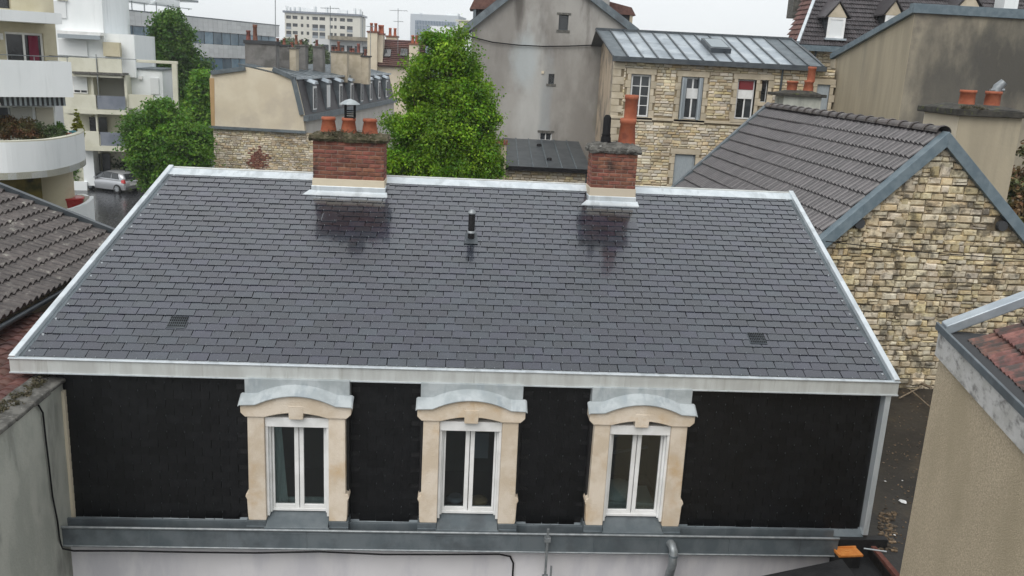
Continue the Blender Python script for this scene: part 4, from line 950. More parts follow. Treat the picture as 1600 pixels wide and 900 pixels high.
# zinc roof in seamed sheets
ov = -.25; ns = 14; e0, e1 = -.15, S.hit(1288, 104, ov).x
def rpt(t, s): # t along, s up
    lo = Vector((e0+(e1-e0)*t, ov, ze)); hi = Vector((u0r+(u1r-u0r)*t, vR, zr)); return lo.lerp(hi, s)
for k in range(ns):
    t0, t1 = k/ns, (k+1)/ns; mb = MB(); P = [rpt(t0, 0), rpt(t1, 0), rpt(t1, 1), rpt(t0, 1)]; mb.hexa([p-Vector((0, 0, .05)) for p in P]+P); rs = mb.build('roof_sheet', ZINCR if 0 < k < 12 else ZINCO, SB)
for k in range(ns+1):
    mb = MB(); mb.beam(rpt(k/ns, 0)+Vector((0, 0, .06)), rpt(k/ns, 1)+Vector((0, 0, .06)), .06, .07); mb.build('seam', ZINCD, SB)
mb = MB(); mb.beam(rpt(0, 1)+Vector((0, 0, .1)), rpt(1, 1)+Vector((0, 0, .1)), .16, .12); mb.build('ridge_cap', ZINCD, SB)
mb = MB(); mb.beam(rpt(0, 0)+Vector((-.03, -.05, .04)), rpt(1, 0)+Vector((.1, -.05, .04)), .12, .22); mb.build('gutter', ZINCD, SB)
mb = MB(); P = [rpt(1, 0), rpt(1, 0)+Vector((.8, 3, .3)), rpt(1, 1)+Vector((1, 1, -.3)), rpt(1, 1)]; mb.hexa([p-Vector((0, 0, .06)) for p in P]+P); mb.build('hip_sheet', ZINCD, SB)
mb = MB(); P = [Vector((u0r, vR, zr)), Vector((u1r, vR, zr)), Vector((u1r, 9.4, ze)), Vector((u0r, 9.4, ze))]; mb.hexa([p-Vector((0, 0, .05)) for p in P]+P); mb.build('back_slope', ZINCD, SB)
s0, s1 = rpt(.505, .62), rpt(.615, .62); sn = Vector((0, -.35, 1)).normalized()
P = [rpt(.50, .32), rpt(.60, .32), rpt(.60, .70), rpt(.50, .70)]; mb = MB(); mb.hexa(P+[p+sn*.22 for p in P]); sk = mb.build('skylight', ZINCD, SB)
P = [rpt(.508, .36), rpt(.592, .36), rpt(.592, .66), rpt(.508, .66)]; mb = MB(); mb.hexa([p+sn*.2 for p in P]+[p+sn*.24 for p in P]); mb.build('pane', mat('skylight_glass', (.2, .25, .27), rough=.05, spec=1, metal=.3), sk)
mb = MB(); q = S.hit(1219, 140, -.08); mb.tube([(q.x, -.12, ze-.1), (q.x, -.12, q.z-1.3)], .05, 8); q = S.hit(1272, 95, -.1); mb.build('downpipe', ZINCD, SB)
# ================================================================ tall grey gable
Gg = Fr(at(825, 150, 47), 2.0); GGt = thing('grey_gable_building', 'tall building with a blank, patchy grey rendered gable and tiny windows, behind the tree', 'building', Gg)
H_ = lambda x, y: (Gg.hit(x, y).x, Gg.hit(x, y).z)
gwn = [Gg.rect(873, 23, 888, 47), Gg.rect(857, 115.5, 866, 131), Gg.rect(843, 207, 862, 220)]
lw = H_(737, 60); rw = H_(928, 60); eL = H_(718, 51); eR = H_(993, 46); apx = H_(857, -62)
mb = MB(); holed(mb, lw[0], eR[0]-.3, 0, min(eL[1], lw[1])+.3, 0, .5, gwn)
zb = min(eL[1], lw[1])+.3
# gable triangle in strips, with the upper window left open
xs_ = [lw[0]+i*(eR[0]-.3-lw[0])/60 for i in range(61)]; h = gwn[0]
xs_ = sorted(set(xs_+[h[0], h[1]]))
def ztopg(u):
    if u < apx[0]: return eL[1]+(apx[1]-eL[1])*(u-eL[0])/(apx[0]-eL[0])
    return eR[1]+(apx[1]-eR[1])*(eR[0]-u)/(eR[0]-apx[0])
for a, b in zip(xs_, xs_[1:]):
    def col(z0, za, zb_):
        if min(za, zb_) <= z0: return
        mb.hexa([(a, 0, z0), (b, 0, z0), (b, .5, z0), (a, .5, z0), (a, 0, za), (b, 0, zb_), (b, .5, zb_), (a, .5, za)], .5)
    if h[0]-1e-6 <= (a+b)/2 <= h[1]+1e-6: col(zb, max(zb+.01, h[2]), max(zb+.01, h[2])); col(h[3], ztopg(a), ztopg(b))
    else: col(zb, ztopg(a), ztopg(b))
mb.box(lw[0], eR[0]-.3, 1.2, 10, 0, zb, .5); mb.box(lw[0], lw[0]+.3, .5, 1.2, 0, zb, .5); mb.build('wall', RENDG, GGt)
for i, (a, b, c, d) in enumerate(gwn):
    mb = MB(); mb.box(a-.1, b+.1, -.03, .1, c-.12, c); 
    if i != 1: mb.box(a-.12, b+.12, -.03, .05, d, d+.1)
    mb.build('sill', CONC, GGt)
    if i == 2: window(GGt, a, b, c, d, .1, 2, 1, t=.05)
    else: window(GGt, a, b, c, d, .2, 1, 1, fm=ZINCD, t=.04)
mb = MB(); a, b, c, d = Gg.rect(846, 111, 850, 115); mb.box(a, b, -.05, 0, c, d); mb.build('vent_cover', RENDC, GGt)
for (p, q, sg) in ((eL, apx, -1), (eR, apx, 1)):
    mb = MB(); mb.beam((p[0]+sg*.1, -.1, p[1]+.05), (q[0], -.1, q[1]+.05), .35, .35, (0, 0, 1)); mb.build('zinc_verge', ZINCO, GGt)
    mb = MB(); P = [Vector((p[0]+sg*.2, .0, p[1]-.1)), Vector((q[0], 0, q[1]-.05)), Vector((q[0], 10, q[1]-.05)), Vector((p[0]+sg*.2, 10, p[1]-.1))]; mb.hexa(P+[v_+Vector((0, 0, .12)) for v_ in P]); mb.build('roof', TILED, GGt)
def side_dormer(x0, y0, x1, y1, sg):
    a, b, c, d = Gg.rect(x0, y0, x1, y1, 1.2)
    mb = MB(); mb.box(a+.15, b-.15, 1.2, 3.0, c-.3, d-.3, .5); dd = mb.build('dormer', DARKR, GGt)
    mb = MB()
    if sg < 0: mb.hexa([(a-.15, 1.0, d-.45), (b+.5, 1.0, d-.35), (b+.5, 3.2, d-.35), (a-.15, 3.2, d-.45), (a+.1, 1.0, d+.1), (b+.5, 1.0, d+.5), (b+.5, 3.2, d+.5), (a+.1, 3.2, d+.1)])
    else: mb.hexa([(a-.3, 1.0, d-.45), (b+.15, 1.0, d-.5), (b+.15, 3.2, d-.5), (a-.3, 3.2, d-.45), (a-.3, 1.0, d+.2), (b-.1, 1.0, d-.1), (b-.1, 3.2, d-.1), (a-.3, 3.2, d+.2)])
    mb.build('dormer_roof', TILER, dd)
    mb = MB(); x = a if sg < 0 else b; mb.box(x-.15 if sg > 0 else x+.05, x if sg > 0 else x+.2, 1.05, 1.2, c-.3, d-.4); mb.build('corner_post', STONE2 if sg > 0 else ZINCO, dd)
    return dd
side_dormer(738, 2, 785, 32, -1); side_dormer(950, 8, 988, 45, 1)
mb = MB(); a, b, c, d = Gg.rect(938, -60, 954, 14, .1); mb.box(a, b, -.02, 1.2, c, d); mb.build('chimney', RENDG, GGt)
mb = MB(); mb.tube([Gg.wor(*Gg.hit(x, y, -.1)) for x, y in ((726, 50), (738, 58), (770, 66), (810, 70.5), (850, 72.5), (890, 72), (926, 70.5))], .03, 5); tag(mb.build('sagging_cable', BLACK), 'dark cable sagging across the grey gable wall', 'cable')
# ================================================================ dark zinc lean-to and beige wall between tree and chimney
Lt = Fr(at(791, 262, 40), 2.0); LTt = thing('zinc_roofed_shed', 'low rubble stone shed with a dark zinc roof against the grey gable', 'shed', Lt)
uE = Lt.hit(920, 262).x; zE_ = Lt.hit(855, 262).z; zB = Lt.hit(855, 219, 6.2).z
mb = MB(); mb.box(0, uE, 0, 6.4, 0, zE_-.1); sw_ = mb.build('wall', MORTAR2, LTt)
lay('stone', STONEV, courses(4.8, zE_-.12, .1, .18, .15, .42, lambda z_: [(0, uE)], 0, .04, .014, rr), sw_, Lt, RUBBLE2, cap=0)
for k in range(6):
    a, b = -.1+(uE+.2)*k/6, -.1+(uE+.2)*(k+1)/6; mb = MB(); P = [Vector((a, -.25, zE_)), Vector((b, -.25, zE_)), Vector((b, 6.3, zB)), Vector((a, 6.3, zB))]; mb.hexa([p-Vector((0, 0, .06)) for p in P]+P); mb.build('roof_sheet', ZINCD, LTt)
    mb = MB(); mb.beam(P[0]+Vector((0, 0, .05)), P[3]+Vector((0, 0, .05)), .05, .06); mb.build('seam', ZINCO, LTt)
mb = MB(); mb.beam((-.12, -.28, zE_+.03), (uE+.15, -.28, zE_+.03), .12, .18); mb.build('gutter', BLACK, LTt)
for (x, y) in ((842, 229), (858, 251)):
    n_ = Vector((0, -(zB-zE_)/6.5, 1)).normalized(); q = Lt.hitn(x, y, (0, 0, zE_), n_); mb = MB(); mb.lathe([(.14, -.05), (.12, .1), (.08, .14)], q, 10); mb.build('roof_vent', BLACK, LTt)
mb = MB(); q = Lt.hit(916, 280, -.08); mb.tube([(q.x, -.1, zE_-.1), (q.x, -.1, 0)], .05, 6); mb.build('downpipe', ZINCD, LTt)
Bw = Fr(at(757, 225, 39.5), 2.0); BWt = thing('beige_boundary_wall', 'beige rendered wall topped with red bricks between the leafy tree and the zinc shed', 'wall', Bw)
a, b, c, d = Bw.rect(735, 225, 790, 290); mb = MB(); mb.box(a, b, 0, .3, 0, d); mb.build('wall_body', RENDS, BWt)
k = 0; u = a
while u < b: mb = MB(); mb.box(u+.01, u+.10, -.04, .34, d, d+.2); mb.build('brick', BRICK, BWt); u += .11
mb = MB(); q = Bw.rect(752, 224, 783, 227); mb.box(q[0], q[1], -.15, -.04, q[2], q[3]); mb.build('ledge', ZINCO, BWt)
# ================================================================ mansard building with the blank cream gable
Mm = Fr(at(476, 190, 61), -2.6); MT = thing('mansard_roofed_building', 'long mansard building with a blank cream gable and a row of little dormers', 'building', Mm)
h2 = lambda x, y: (Mm.hit(x, y).x, Mm.hit(x, y).z)
out_ = [h2(333, 206), h2(328, 122), h2(330, 113), h2(383, 105), h2(428, 106), h2(460, 121), h2(474, 180), h2(476, 206)]
zbm = out_[-1][1]
mb = MB(); mb.prism(list(reversed(out_)), 'y', 0, .4); mb.build('gable_wall', RENDC, MT)
mb = MB(); a = h2(328, 120)[0]; mb.hexa([(a-.03, -.02, zbm), (a+.22, -.02, zbm), (a+.22, .02, zbm), (a-.03, .02, zbm), (a-.03, -.02, out_[1][1]), (a+.3, -.02, out_[1][1]), (a+.3, .02, out_[1][1]), (a-.03, .02, out_[1][1])]); mb.build('ochre_edge', RENDO, MT)
mb = MB(); mb.box(out_[0][0]-.2, out_[-1][0]+.1, -.25, .1, zbm-.1, zbm+.08); mb.build('zinc_ledge', ZINCO, MT)
a0, a1 = out_[0][0], out_[-1][0]+.6
mb = MB(); mb.box(a0, a1, 0.02, .5, 0, zbm-.1); sw_ = mb.build('base_wall', MORTAR2, MT)
lay('stone', STONEV, courses(2.2, zbm-.12, .10, .18, .15, .42, lambda z_: [(a0, a1)], .02, .04, .016, rr), sw_, Mm, RUBBLE2, cap=0)
a, b, c, d = Mm.rect(380, 226, 424, 274, -.03)
z = c; 
mb = MB()
while z < d:
    u = a+(.1 if int(z*10) % 2 else 0)
    while u < b:
        if ((u-(a+b)/2)/((b-a)/2))**2+((z-(c+d)/2)/((d-c)/2))**2 < rr.uniform(.05, .9): mb.box(u, u+.2, -.04, .02, z, z+.055)
        u += .22
    z += .07
mb.build('brick_patch', BRICK, MT)['kind'] = 'stuff'
VL = 33; zg = Mm.hit(475, 181).z; zbk = Mm.hit(461, 121).z; zrf = Mm.hit(428, 106).z; ubk = h2(461, 121)[0]; urf = h2(428, 106)[0]
mb = MB(); mb.box(a0+.3, -.05, .4, VL, 0, zg-.05); mb.build('lower_storeys', mat('dirty_white_render', (.50, .47, .43), (.58, .55, .5), .5, (1, 1, .4), rough=.9), MT)
mb = MB(); mb.prism([(ubk-.02, zbk-.05), (ubk-.02, zg), (-.05, zg)], 'y', .4, VL); mb.build('mansard_slope', mat('mansard_slates', (.04, .036, .038), (.06, .054, .056), 3, rough=.6, rnd=.1), MT)
mb = MB(); n = 22
for k in range(n):
    mb = MB(); a, b = .0+VL*k/n, VL*(k+1)/n; P = [Vector((ubk+.15, a, zbk-.02)), Vector((ubk+.15, b, zbk-.02)), Vector((urf-2.5, b, zrf+.15)), Vector((urf-2.5, a, zrf+.15))]; mb.hexa([p-Vector((0, 0, .08)) for p in P]+P); mb.beam(P[0]+Vector((0, 0, .04)), P[3]+Vector((0, 0, .04)), .05, .05); mb.build('roof_sheet', ZINCO, MT)
mb = MB(); mb.beam((.12, -.1, zg+.02), (.12, VL, zg+.02), .35, .38); mb.build('gutter', ZINCO, MT)
mb = MB(); mb.beam((ubk+.18, -.05, zbk+.04), (ubk+.18, VL, zbk+.04), .14, .16); mb.build('break_flashing', ZINCR, MT)
V2 = [((428, 106), (461, 121)), ((461, 121), (475, 180)), ((330, 112), (383, 105))]
for p, q in V2:
    P, Q_ = Mm.hit(*p), Mm.hit(*q); mb = MB(); mb.beam((P.x, -.05, P.z+.06), (Q_.x, -.05, Q_.z+.06), .22, .28); mb.build('zinc_verge', ZINCO, MT)
for k in range(8):
    v = 2.6+k*3.75; mb = MB(); z0, z1 = zg+.15, zbk-.1
    uo = -.02; mb.prism([(uo, z0), (uo, z1-.35), (ubk, z1-.15), (ubk, z0)], 'y', v-.5, v+.5); dd = mb.build('dormer', ZINCO, MT)
    mb = MB(); mb.box(uo, uo+.05, v-.42, v+.42, z0+.15, z1-.5); wf = mb.build('dormer_window', PVC, dd)
    mb = MB(); mb.box(uo+.05, uo+.06, v-.33, v-.04, z0+.25, z1-.65); mb.box(uo+.05, uo+.06, v+.04, v+.33, z0+.25, z1-.65)
    if k not in (1,): mb.build('dormer_glass', WIN, dd)
    else: mb.build('dormer_glass', SHUT, dd)
    mb = MB(); mb.hexa([(uo+.15, v-.58, z1-.36), (uo+.15, v+.58, z1-.36), (ubk-.1, v+.58, z1-.08), (ubk-.1, v-.58, z1-.08), (uo+.15, v-.3, z1-.16), (uo+.15, v+.3, z1-.16), (ubk-.1, v+.3, z1+.10), (ubk-.1, v-.3, z1+.10)]); mb.build('dormer_hood', ZINCR, dd)
def stack(name, x0, y0, x1, y1, Y, m, pots=(), capm=CONC, depth=.8, ph=.55, pr=.12, parent=None, cap=.12):
    fr = Mm; v = None
    d_ = ray((x0+x1)/2, (y0+y1)/2); P = CP+d_*(Y/d_.y); v = fr.loc(P).y
    a, b, c, d = fr.rect(x0, y0, x1, y1, v); mb = MB(); mb.box(a, b, v, v+depth, c-1.2, d); s = mb.build(name, m, parent)
    mb = MB(); mb.box(a-.08, b+.08, v-.08, v+depth+.08, d, d+cap); mb.build('stack_cap', capm, s)
    for (px_, hh) in pots: simplepots(s, [(fr.hit(px_, y0, v+depth/2).x, v+depth/2, hh*Y/FPX)], d+cap, r_=pr, m=BRICK)
    return s
stack('chimney_stack', 383, 69, 431, 108, 64, GBLK, [(388.5, 14), (399, 23)], DARKR, parent=MT, pr=.16, cap=.25)
stack('chimney_stack', 431, 72, 452, 103, 67, GBLK, [(434, 9), (444, 9)], DARKR, parent=MT)
stack('chimney_stack', 451, 76, 462, 103, 67, STONE2, [(456, 7)], parent=MT)
stack('chimney_stack', 462, 72, 477, 103, 70, GBLK, [(463, 14), (470, 7)], parent=MT)
stack('chimney_stack', 489, 74, 504, 104, 72, GBLK, [(495, 9)], parent=MT)
stack('chimney_stack', 517, 82, 542, 105, 74, STONE2, [(520, 6), (525, 6), (529, 14), (535, 5)], parent=MT)
stack('chimney_stack', 542, 84, 565, 107, 76, STONE2, [(548, 6), (552, 6), (560, 13)], parent=MT)
stack('chimney_stack', 565, 89, 576, 109, 76, STONE2, [(571, 9)], parent=MT, capm=DARKR)
# ================================================================ house with the red roof beyond
Rh = Fr(at(600, 100, 115), 0); RHt = thing('red_roofed_house', 'house with a red tiled roof and two roof windows beyond the mansard building', 'house', Rh)
a, b, c, d = Rh.rect(588, 62, 662, 104); mb = MB(); mb.box(a, b, 0.5, 10, 0, c+.2); mb.build('wall', RENDC, RHt)
hgt = d-c; pl = []; rows = 14; Ls = hgt*1.25; up_ = Vector((0, .6, .8)); n_ = Vector((0, -.8, .6))
mb = MB(); P = [Vector((a, 0, c)), Vector((b, 0, c)), Vector((b, 0, c))+up_*Ls, Vector((a+.3, 0, c))+up_*Ls]; mb.hexa([p-n_*.2 for p in P]+P); rs = mb.build('roof', TILER, RHt)
for r_ in range(rows):
    mb = MB(); s = Ls*r_/rows; p = Vector((a, 0, c))+up_*s+n_*.02; mb.hexa([p, p+Vector((b-a, 0, 0)), p+Vector((b-a, 0, 0))+up_*Ls/rows, p+up_*Ls/rows, p+n_*.14, p+Vector((b-a, 0, 0))+n_*.14, p+Vector((b-a, 0, 0))+up_*Ls/rows, p+up_*Ls/rows]); mb.build('tile_course', TILER, rs)
for (x, y) in ((605, 90), (631, 89)):
    q = Rh.hitn(x, y, (a, 0, c), n_); mb = MB(); mb.hexa([q+Vector((-.45, 0, 0))+n_*.2, q+Vector((.45, 0, 0))+n_*.2, q+Vector((.45, 0, 0))+up_*1.1+n_*.2, q+Vector((-.45, 0, 0))+up_*1.1+n_*.2]+[q+Vector((sx, 0, 0))+up_*uu+n_*.3 for sx, uu in ((-.45, 0), (.45, 0), (.45, 1.1), (-.45, 1.1))]); mb.build('roof_window', WIN, RHt)
for (x0, y0, x1, y1, vv) in ((574, 51, 589, 97, -.6), (589, 54, 598, 90, .2), (639, 70, 653, 98, 0), (603, 58, 620, 68, 6)):
    q = Rh.rect(x0, y0, x1, y1, vv); mb = MB(); mb.box(q[0], q[1], vv, vv+1.6, q[2]-1, q[3]); s_ = mb.build('chimney', RENDC if x0 < 640 and y0 != 58 else STONE2, RHt); mb = MB(); mb.box(q[0]-.1, q[1]+.1, vv-.1, vv+1.7, q[3], q[3]+.2); mb.build('chimney_cap', BRICK, s_)
    simplepots(s_, [((q[0]*(1-t)+q[1]*t), vv+.8, 1.0) for t in (.3, .75)], q[3]+.2, r_=.2, m=TERRA)
# ================================================================ office with ribbon windows
o0 = at(160, 60, 107); o1 = at(436, 60, 145); yw = math.degrees(math.atan2(o1.y-o0.y, o1.x-o0.x)); O = Fr(o0, yw); OFt = thing('office_building', 'grey clad office building with long ribbon windows behind the trees at upper left', 'building', O)
Lf = (Vector((o1.x, o1.y))-Vector((o0.x, o0.y))).length
bands = [(13.2, 11.5), (9.66, 7.9), (6.0, 4.3)]; topz = 14.95
mb = MB(); zz = topz
for (t_, b_) in bands: mb.box(-14, Lf, 0, .5, t_, zz); zz = b_
mb.box(-14, Lf, 0, .5, 0, zz); mb.box(-14, Lf-.1, .5, 16, 0, topz-.2); mb.build('wall', OFFW, OFt)
nW = 19
mb = MB()
for (t_, z_) in ((topz, 13.2), (11.5, 9.66), (7.9, 6.0)):
    nr = 3
    for r_ in range(nr):
        for k in range(int(Lf/1.15)+8):
            x0 = -8+k*1.15
            if x0 > Lf-.2: break
            mb.box(x0+.02, min(x0+1.13, Lf), -.05, 0, z_+(t_-z_)*r_/nr+.02, z_+(t_-z_)*(r_+1)/nr-.02)
mb.build('cladding_panel', OFFW, OFt)['kind'] = 'stuff'
for (t_, b_) in bands[:2]:
    for k in range(nW+3):
        x0 = -7+k*Lf/nW; x1 = min(x0+Lf/nW, Lf)
        if x0 > Lf-.3: break
        mb = MB(); mb.box(x0+.04, x1-.04, .12, .2, b_+.05, t_-.05); mb.build('window_pane', OFFG, OFt)
        mb = MB(); mb.box(x0-.04, x0+.04, .05, .25, b_, t_); mb.build('mullion', ZINCO, OFt)
mb = MB(); mb.box(-14, Lf+.1, -.1, .6, topz, topz+.12); mb.build('roof_edge', ZINCO, OFt)
mb = MB()
for k in range(3): mb.tube([(2+k*6, 4, topz+2.1+k*.1), (7+k*6, 4, topz+2.0)], .95, 10)
mb.build('roof_duct', WHITEA, OFt)['kind'] = 'stuff'
mb = MB()
for k in range(9): mb.box(k*2.4, k*2.4+.1, 3.4, 3.5, topz, topz+1.6)
mb.box(0, 22, 3.4, 3.5, topz+1.2, topz+1.3); mb.box(18, 23, 3, 6, topz+2.2, topz+2.5); mb.build('duct_frame', STEEL, OFt)['kind'] = 'stuff'
# ================================================================ far blocks
Ap = Fr(at(445, 60, 340), 2); APt = thing('far_apartment_block', 'cream high apartment block with white roof shafts on the horizon', 'apartment block', Ap)
a, b, c, d = Ap.rect(445, 22.5, 563, 60); mb = MB(); fl = 2.75
cols_ = [(447, 455, 1), (457, 465, 0), (470, 474, 0), (479, 483, 0), (488, 497, 1), (499, 508, 1), (515, 520, 0), (522, 526, 0), (531, 539, 0), (542, 551, 1)]
hs = []
for k in range(7):
    z1 = d-1.0-k*fl
    for (x0, x1, big) in cols_: u_, v_ = Ap.hit(x0, 40).x, Ap.hit(x1, 40).x; hs.append((u_, v_, z1-(2.2 if big and k else 1.2), z1))
holed(mb, a, b, 0, d, 0, 1.2, hs); mb.box(a, b, 1.2, 14, 0, d-.2); mb.build('wall', mat('far_cream_concrete', (.60, .58, .51), (.66, .64, .57), .1, rough=.9), APt)
for (u_, v_, z0, z1) in hs: mb = MB(); mb.box(u_, v_, .7, .8, z0, z1); mb.build('window', WIN, APt)
for k in range(1, 7):
    for (x0, x1, big) in cols_:
        if big: mb = MB(); mb.box(Ap.hit(x0, 40).x, Ap.hit(x1, 40).x, -.1, .05, d-1-k*fl-2.2, d-1-k*fl-1.3); mb.build('balcony_rail', mat('far_blue_grey', (.28, .31, .34), rough=.7), APt)
mb = MB(); mb.box(a-.6, b+.6, -.6, 15, d, d+.7); mb.build('roof_slab', RAIL, APt)
for (x0, x1, y0) in ((445.5, 448, 9), (449, 453, 11), (458, 460, 11), (465, 468, 10.5), (472, 478, 12), (478, 492, 14), (490, 492.5, 10), (508, 511, 11), (527, 542, 15.5), (552, 555, 13), (560, 563, 14.5)):
    q = Ap.rect(x0, y0, x1, 24, 3); mb = MB(); mb.box(q[0], q[1], 3, 6, d+.5, q[3]); mb.build('roof_shaft', WHITEA, APt)
Al = Fr(at(460, 80, 200), 3); ALt = thing('low_grey_block', 'low greyish block with pierced balconies below the cream apartment block', 'building', Al)
q = Al.rect(487, 62, 575, 95); mb = MB(); mb.box(q[0], q[1], 0, 12, 0, q[3]); mb.build('wall', OFFW, ALt)
for k in range(7):
    x0 = q[0]+.8+k*1.75; mb = MB(); mb.box(x0, x0+1.2, -.1, 0, q[3]-2.6, q[3]-1.2); mb.build('window', WIN, ALt)
mb = MB(); q2 = Al.rect(512, 57, 575, 63, -2); mb.box(q2[0], q2[1], -2, 8, q2[2], q2[3]); mb.build('upper_floor', RENDD, ALt)
Tw = Fr(at(640, 40, 600), -6); TWt = thing('far_office_tower', 'pale blue office tower with vertical window strips far behind the tree', 'tower', Tw)
q = Tw.rect(641, 23, 716, 60); mb = MB(); mb.box(q[0], q[1], 0, 30, 0, q[3]); mb.build('wall', mat('far_tower_panels', (.46, .50, .54), (.5, .54, .57), .05, rough=.7), TWt)
mb = MB()
n = 26
for k in range(n):
    x0 = q[0]+3.5+(q[1]-q[0]-5)*k/n
    for f_ in range(9): mb.box(x0, x0+.6, -.4, 0, q[3]-4-f_*3.1-2.7, q[3]-4-f_*3.1)
mb.build('windows', mat('far_tower_glass', (.09, .15, .22), rough=.3), TWt)['kind'] = 'stuff'
mb = MB(); p2 = Tw.rect(646, 19.5, 656, 24, 3); mb.box(p2[0], p2[1], 3, 12, p2[2], p2[3]); p2 = Tw.rect(697, 24, 715, 28, 3); mb.box(p2[0], p2[1], 3, 12, q[3]-.1, q[3]+1.6); mb.build('roof_plant', WHITEA, TWt)
Fw = Fr(at(700, 60, 250), 0); FWt = thing('far_white_house', 'small white flat roofed building just above the tree top by the grey gable', 'building', Fw)
q = Fw.rect(672, 42, 735, 70); mb = MB(); mb.box(q[0], q[1], 0, 10, 0, q[3]); mb.build('wall', WHITEA, FWt)
p2 = Fw.rect(717, 33, 735, 38, -1); mb = MB(); mb.box(p2[0], p2[1], -1, 8, q[3]-1, p2[3]); mb.box(p2[0]-1, p2[1]+1, -1.5, 9, p2[3], p2[3]+.3); mb.build('upper_box', RENDG if 0 else CREAMA, FWt)
# low roofs that fill the town between
tw = random.Random(4)
DL = ['low zinc roofed house just right of the middle mansard chimneys', 'low house with a red roof directly behind the red roofed house', 'small zinc roofed house hidden mostly behind the leafy tree', 'low red roofed house peeping out left of the grey gable']
for k in range(4):
    x = 562+k*42; Y = 135+8*k; fr = Fr(at(x, 100, Y), tw.uniform(-20, 20)); wd = tw.uniform(7, 10); hh = 11-tw.uniform(.2, 1.4)
    t = thing('distant_house', DL[k], 'house', fr); mb = MB(); mb.box(-wd/2, wd/2, 0, 8, 0, hh-2.5); mb.build('wall', RENDC, t); mb = MB(); mb.prism([(-.4, hh-2.6), (8.4, hh-2.6), (4, hh)], 'x', -wd/2-.3, wd/2+.3); mb.build('roof', TILER if k % 2 else ZINCO, t)
# ================================================================ big beige building, right
Bg = Fr(at(1424, 60, 34), 4); BT = thing('blank_walled_building', 'big windowless beige building with a blackened front face and blue-grey zinc capping', 'building', Bg)
z1_ = Bg.hit(1426, 14).z; vs_ = 7.6; q = Bg.hitu(1302, 88, 0); vs_ = q.y; z2_ = q.z
mb = MB(); mb.box(0, 9, 0, .3, 0, z1_); mb.prism([(.3, 0), (.3, z1_-.1), (vs_, z2_-.2), (vs_, 0)], 'x', .3, 9); mb.build('front_wall', RENDD, BT)
mb = MB(); mb.prism([(0.01, 0), (0.01, z1_), (vs_, z2_), (vs_, 0)], 'x', -.02, .3); mb.build('side_wall', RENDS, BT)
mb = MB(); mb.beam((-.06, -.05, z1_+.1), (-.06, vs_, z2_+.1), .22, .24); mb.build('zinc_verge', ZINCB, BT)
mb = MB(); mb.box(-.16, 9, -.12, .2, z1_-.14, z1_+.2); mb.build('zinc_parapet', ZINCB, BT, bevel=.01)
for k in range(2): mb = MB(); p_ = Bg.hitu(1302, [135, 98][k], -.03); mb.box(-.09, .0, vs_-.5, vs_, p_.z-.25, p_.z+.15); mb.build('quoin', STONE2, BT)
# ================================================================ dark tiled building, top right
D_ = Fr(at(1245, 80, 50), 3); DT = thing('dark_tiled_building', 'stone building with steep dark tiled roof and small dormers at the top right', 'building', D_)
zE2 = D_.hit(1300, 73).z; uW = 16; sl2 = math.tan(rad(46)); hip = 3.3
mb = MB(); mb.box(.3, uW, .4, 10, 0, zE2-.05); sw_ = mb.build('wall', MORTAR2, DT)
lay('stone', STONEV, courses(6.5, zE2-.1, .13, .22, .2, .5, lambda z_: [(.3, 4.5)], .4, .05, .016, rr), sw_, D_, RUBBLE2, cap=0)
up_ = Vector((0, math.cos(rad(46)), math.sin(rad(46)))); n_ = Vector((0, -up_.z, up_.y))
hipd = 1.05
mb = MB(); Hh = 5.2; mb.add([(0, 0, zE2), (uW, 0, zE2), (uW, Hh/sl2, zE2+Hh), (Hh/sl2*.62, Hh/sl2, zE2+Hh), (0, 10, zE2), (Hh/sl2*.62, 10, zE2+Hh)], [(0, 1, 2, 3)]); rs = mb.build('roof', TILED, DT)
mb = MB(); mb.add([(0, 0, zE2), (Hh/sl2*.62, Hh/sl2, zE2+Hh), (Hh/sl2*.62, Hh/sl2+2, zE2+Hh), (0, 2, zE2)], [(0, 1, 2, 3)]); mb.build('red_slope', TILER, DT)
mb = MB(); mb.add([(Hh/sl2*.62+.1, Hh/sl2+2, zE2+Hh), (uW, Hh/sl2+2, zE2+Hh), (uW, 14, zE2), (7.5, 14, zE2)], [(0, 1, 2, 3)]); mb.build('rear_roof', TILED, DT)
pl = []
for r_ in range(20):
    s = r_*.34; u = s*math.cos(rad(46))*.62+.05
    while u < uW-2: pl.append(mtx(Vector((u, 0, zE2))+up_*s+n_*.05, (1, 0, 0), up_-n_*.1, n_)); u += .30
lay('roof_tile', [wave_piece(.30, .38, 2, .04, .03, 4)], pl, rs, D_, TILED, cap=0)
sx = Vector((Hh/sl2*.62, 0, Hh)).normalized(); pl = []; n2 = Vector((-sx.z, 0, sx.x))
for r_ in range(17):
    v = r_*.34*sx.z/sl2+.1; vend = v+1.8
    while v < vend: pl.append(mtx(Vector((0, 0, zE2))+sx*(r_*.34)+Vector((0, v+.3, 0))+n2*.05, (0, -1, 0), sx-n2*.1, n2)); v += .30
lay('red_roof_tile', [wave_piece(.30, .38, 1, .04, .03, 4)], pl, rs, D_, TILER, cap=0)
mb = MB(); mb.beam((-.02, -.05, zE2+.2), (Hh/sl2*.62, Hh/sl2, zE2+Hh+.2), .16, .25); mb.build('hip_flashing', ZINCN, DT)
mb = MB(); mb.box(-.2, 5.5, -.25, .05, zE2-.28, zE2+.02); mb.build('gutter', ZINCB, DT); mb = MB(); q = D_.hit(1273, 90, .3); mb.tube([(q.x, .25, zE2-.2), (q.x, .25, zE2-2.5)], .06, 6); mb.build('downpipe', ZINCD, DT)
q = D_.rect(1240, -20, 1254, 28, 6); mb = MB(); mb.box(q[0], q[1], 6, 7, q[2], q[3]); mb.build('chimney', CONC, DT)
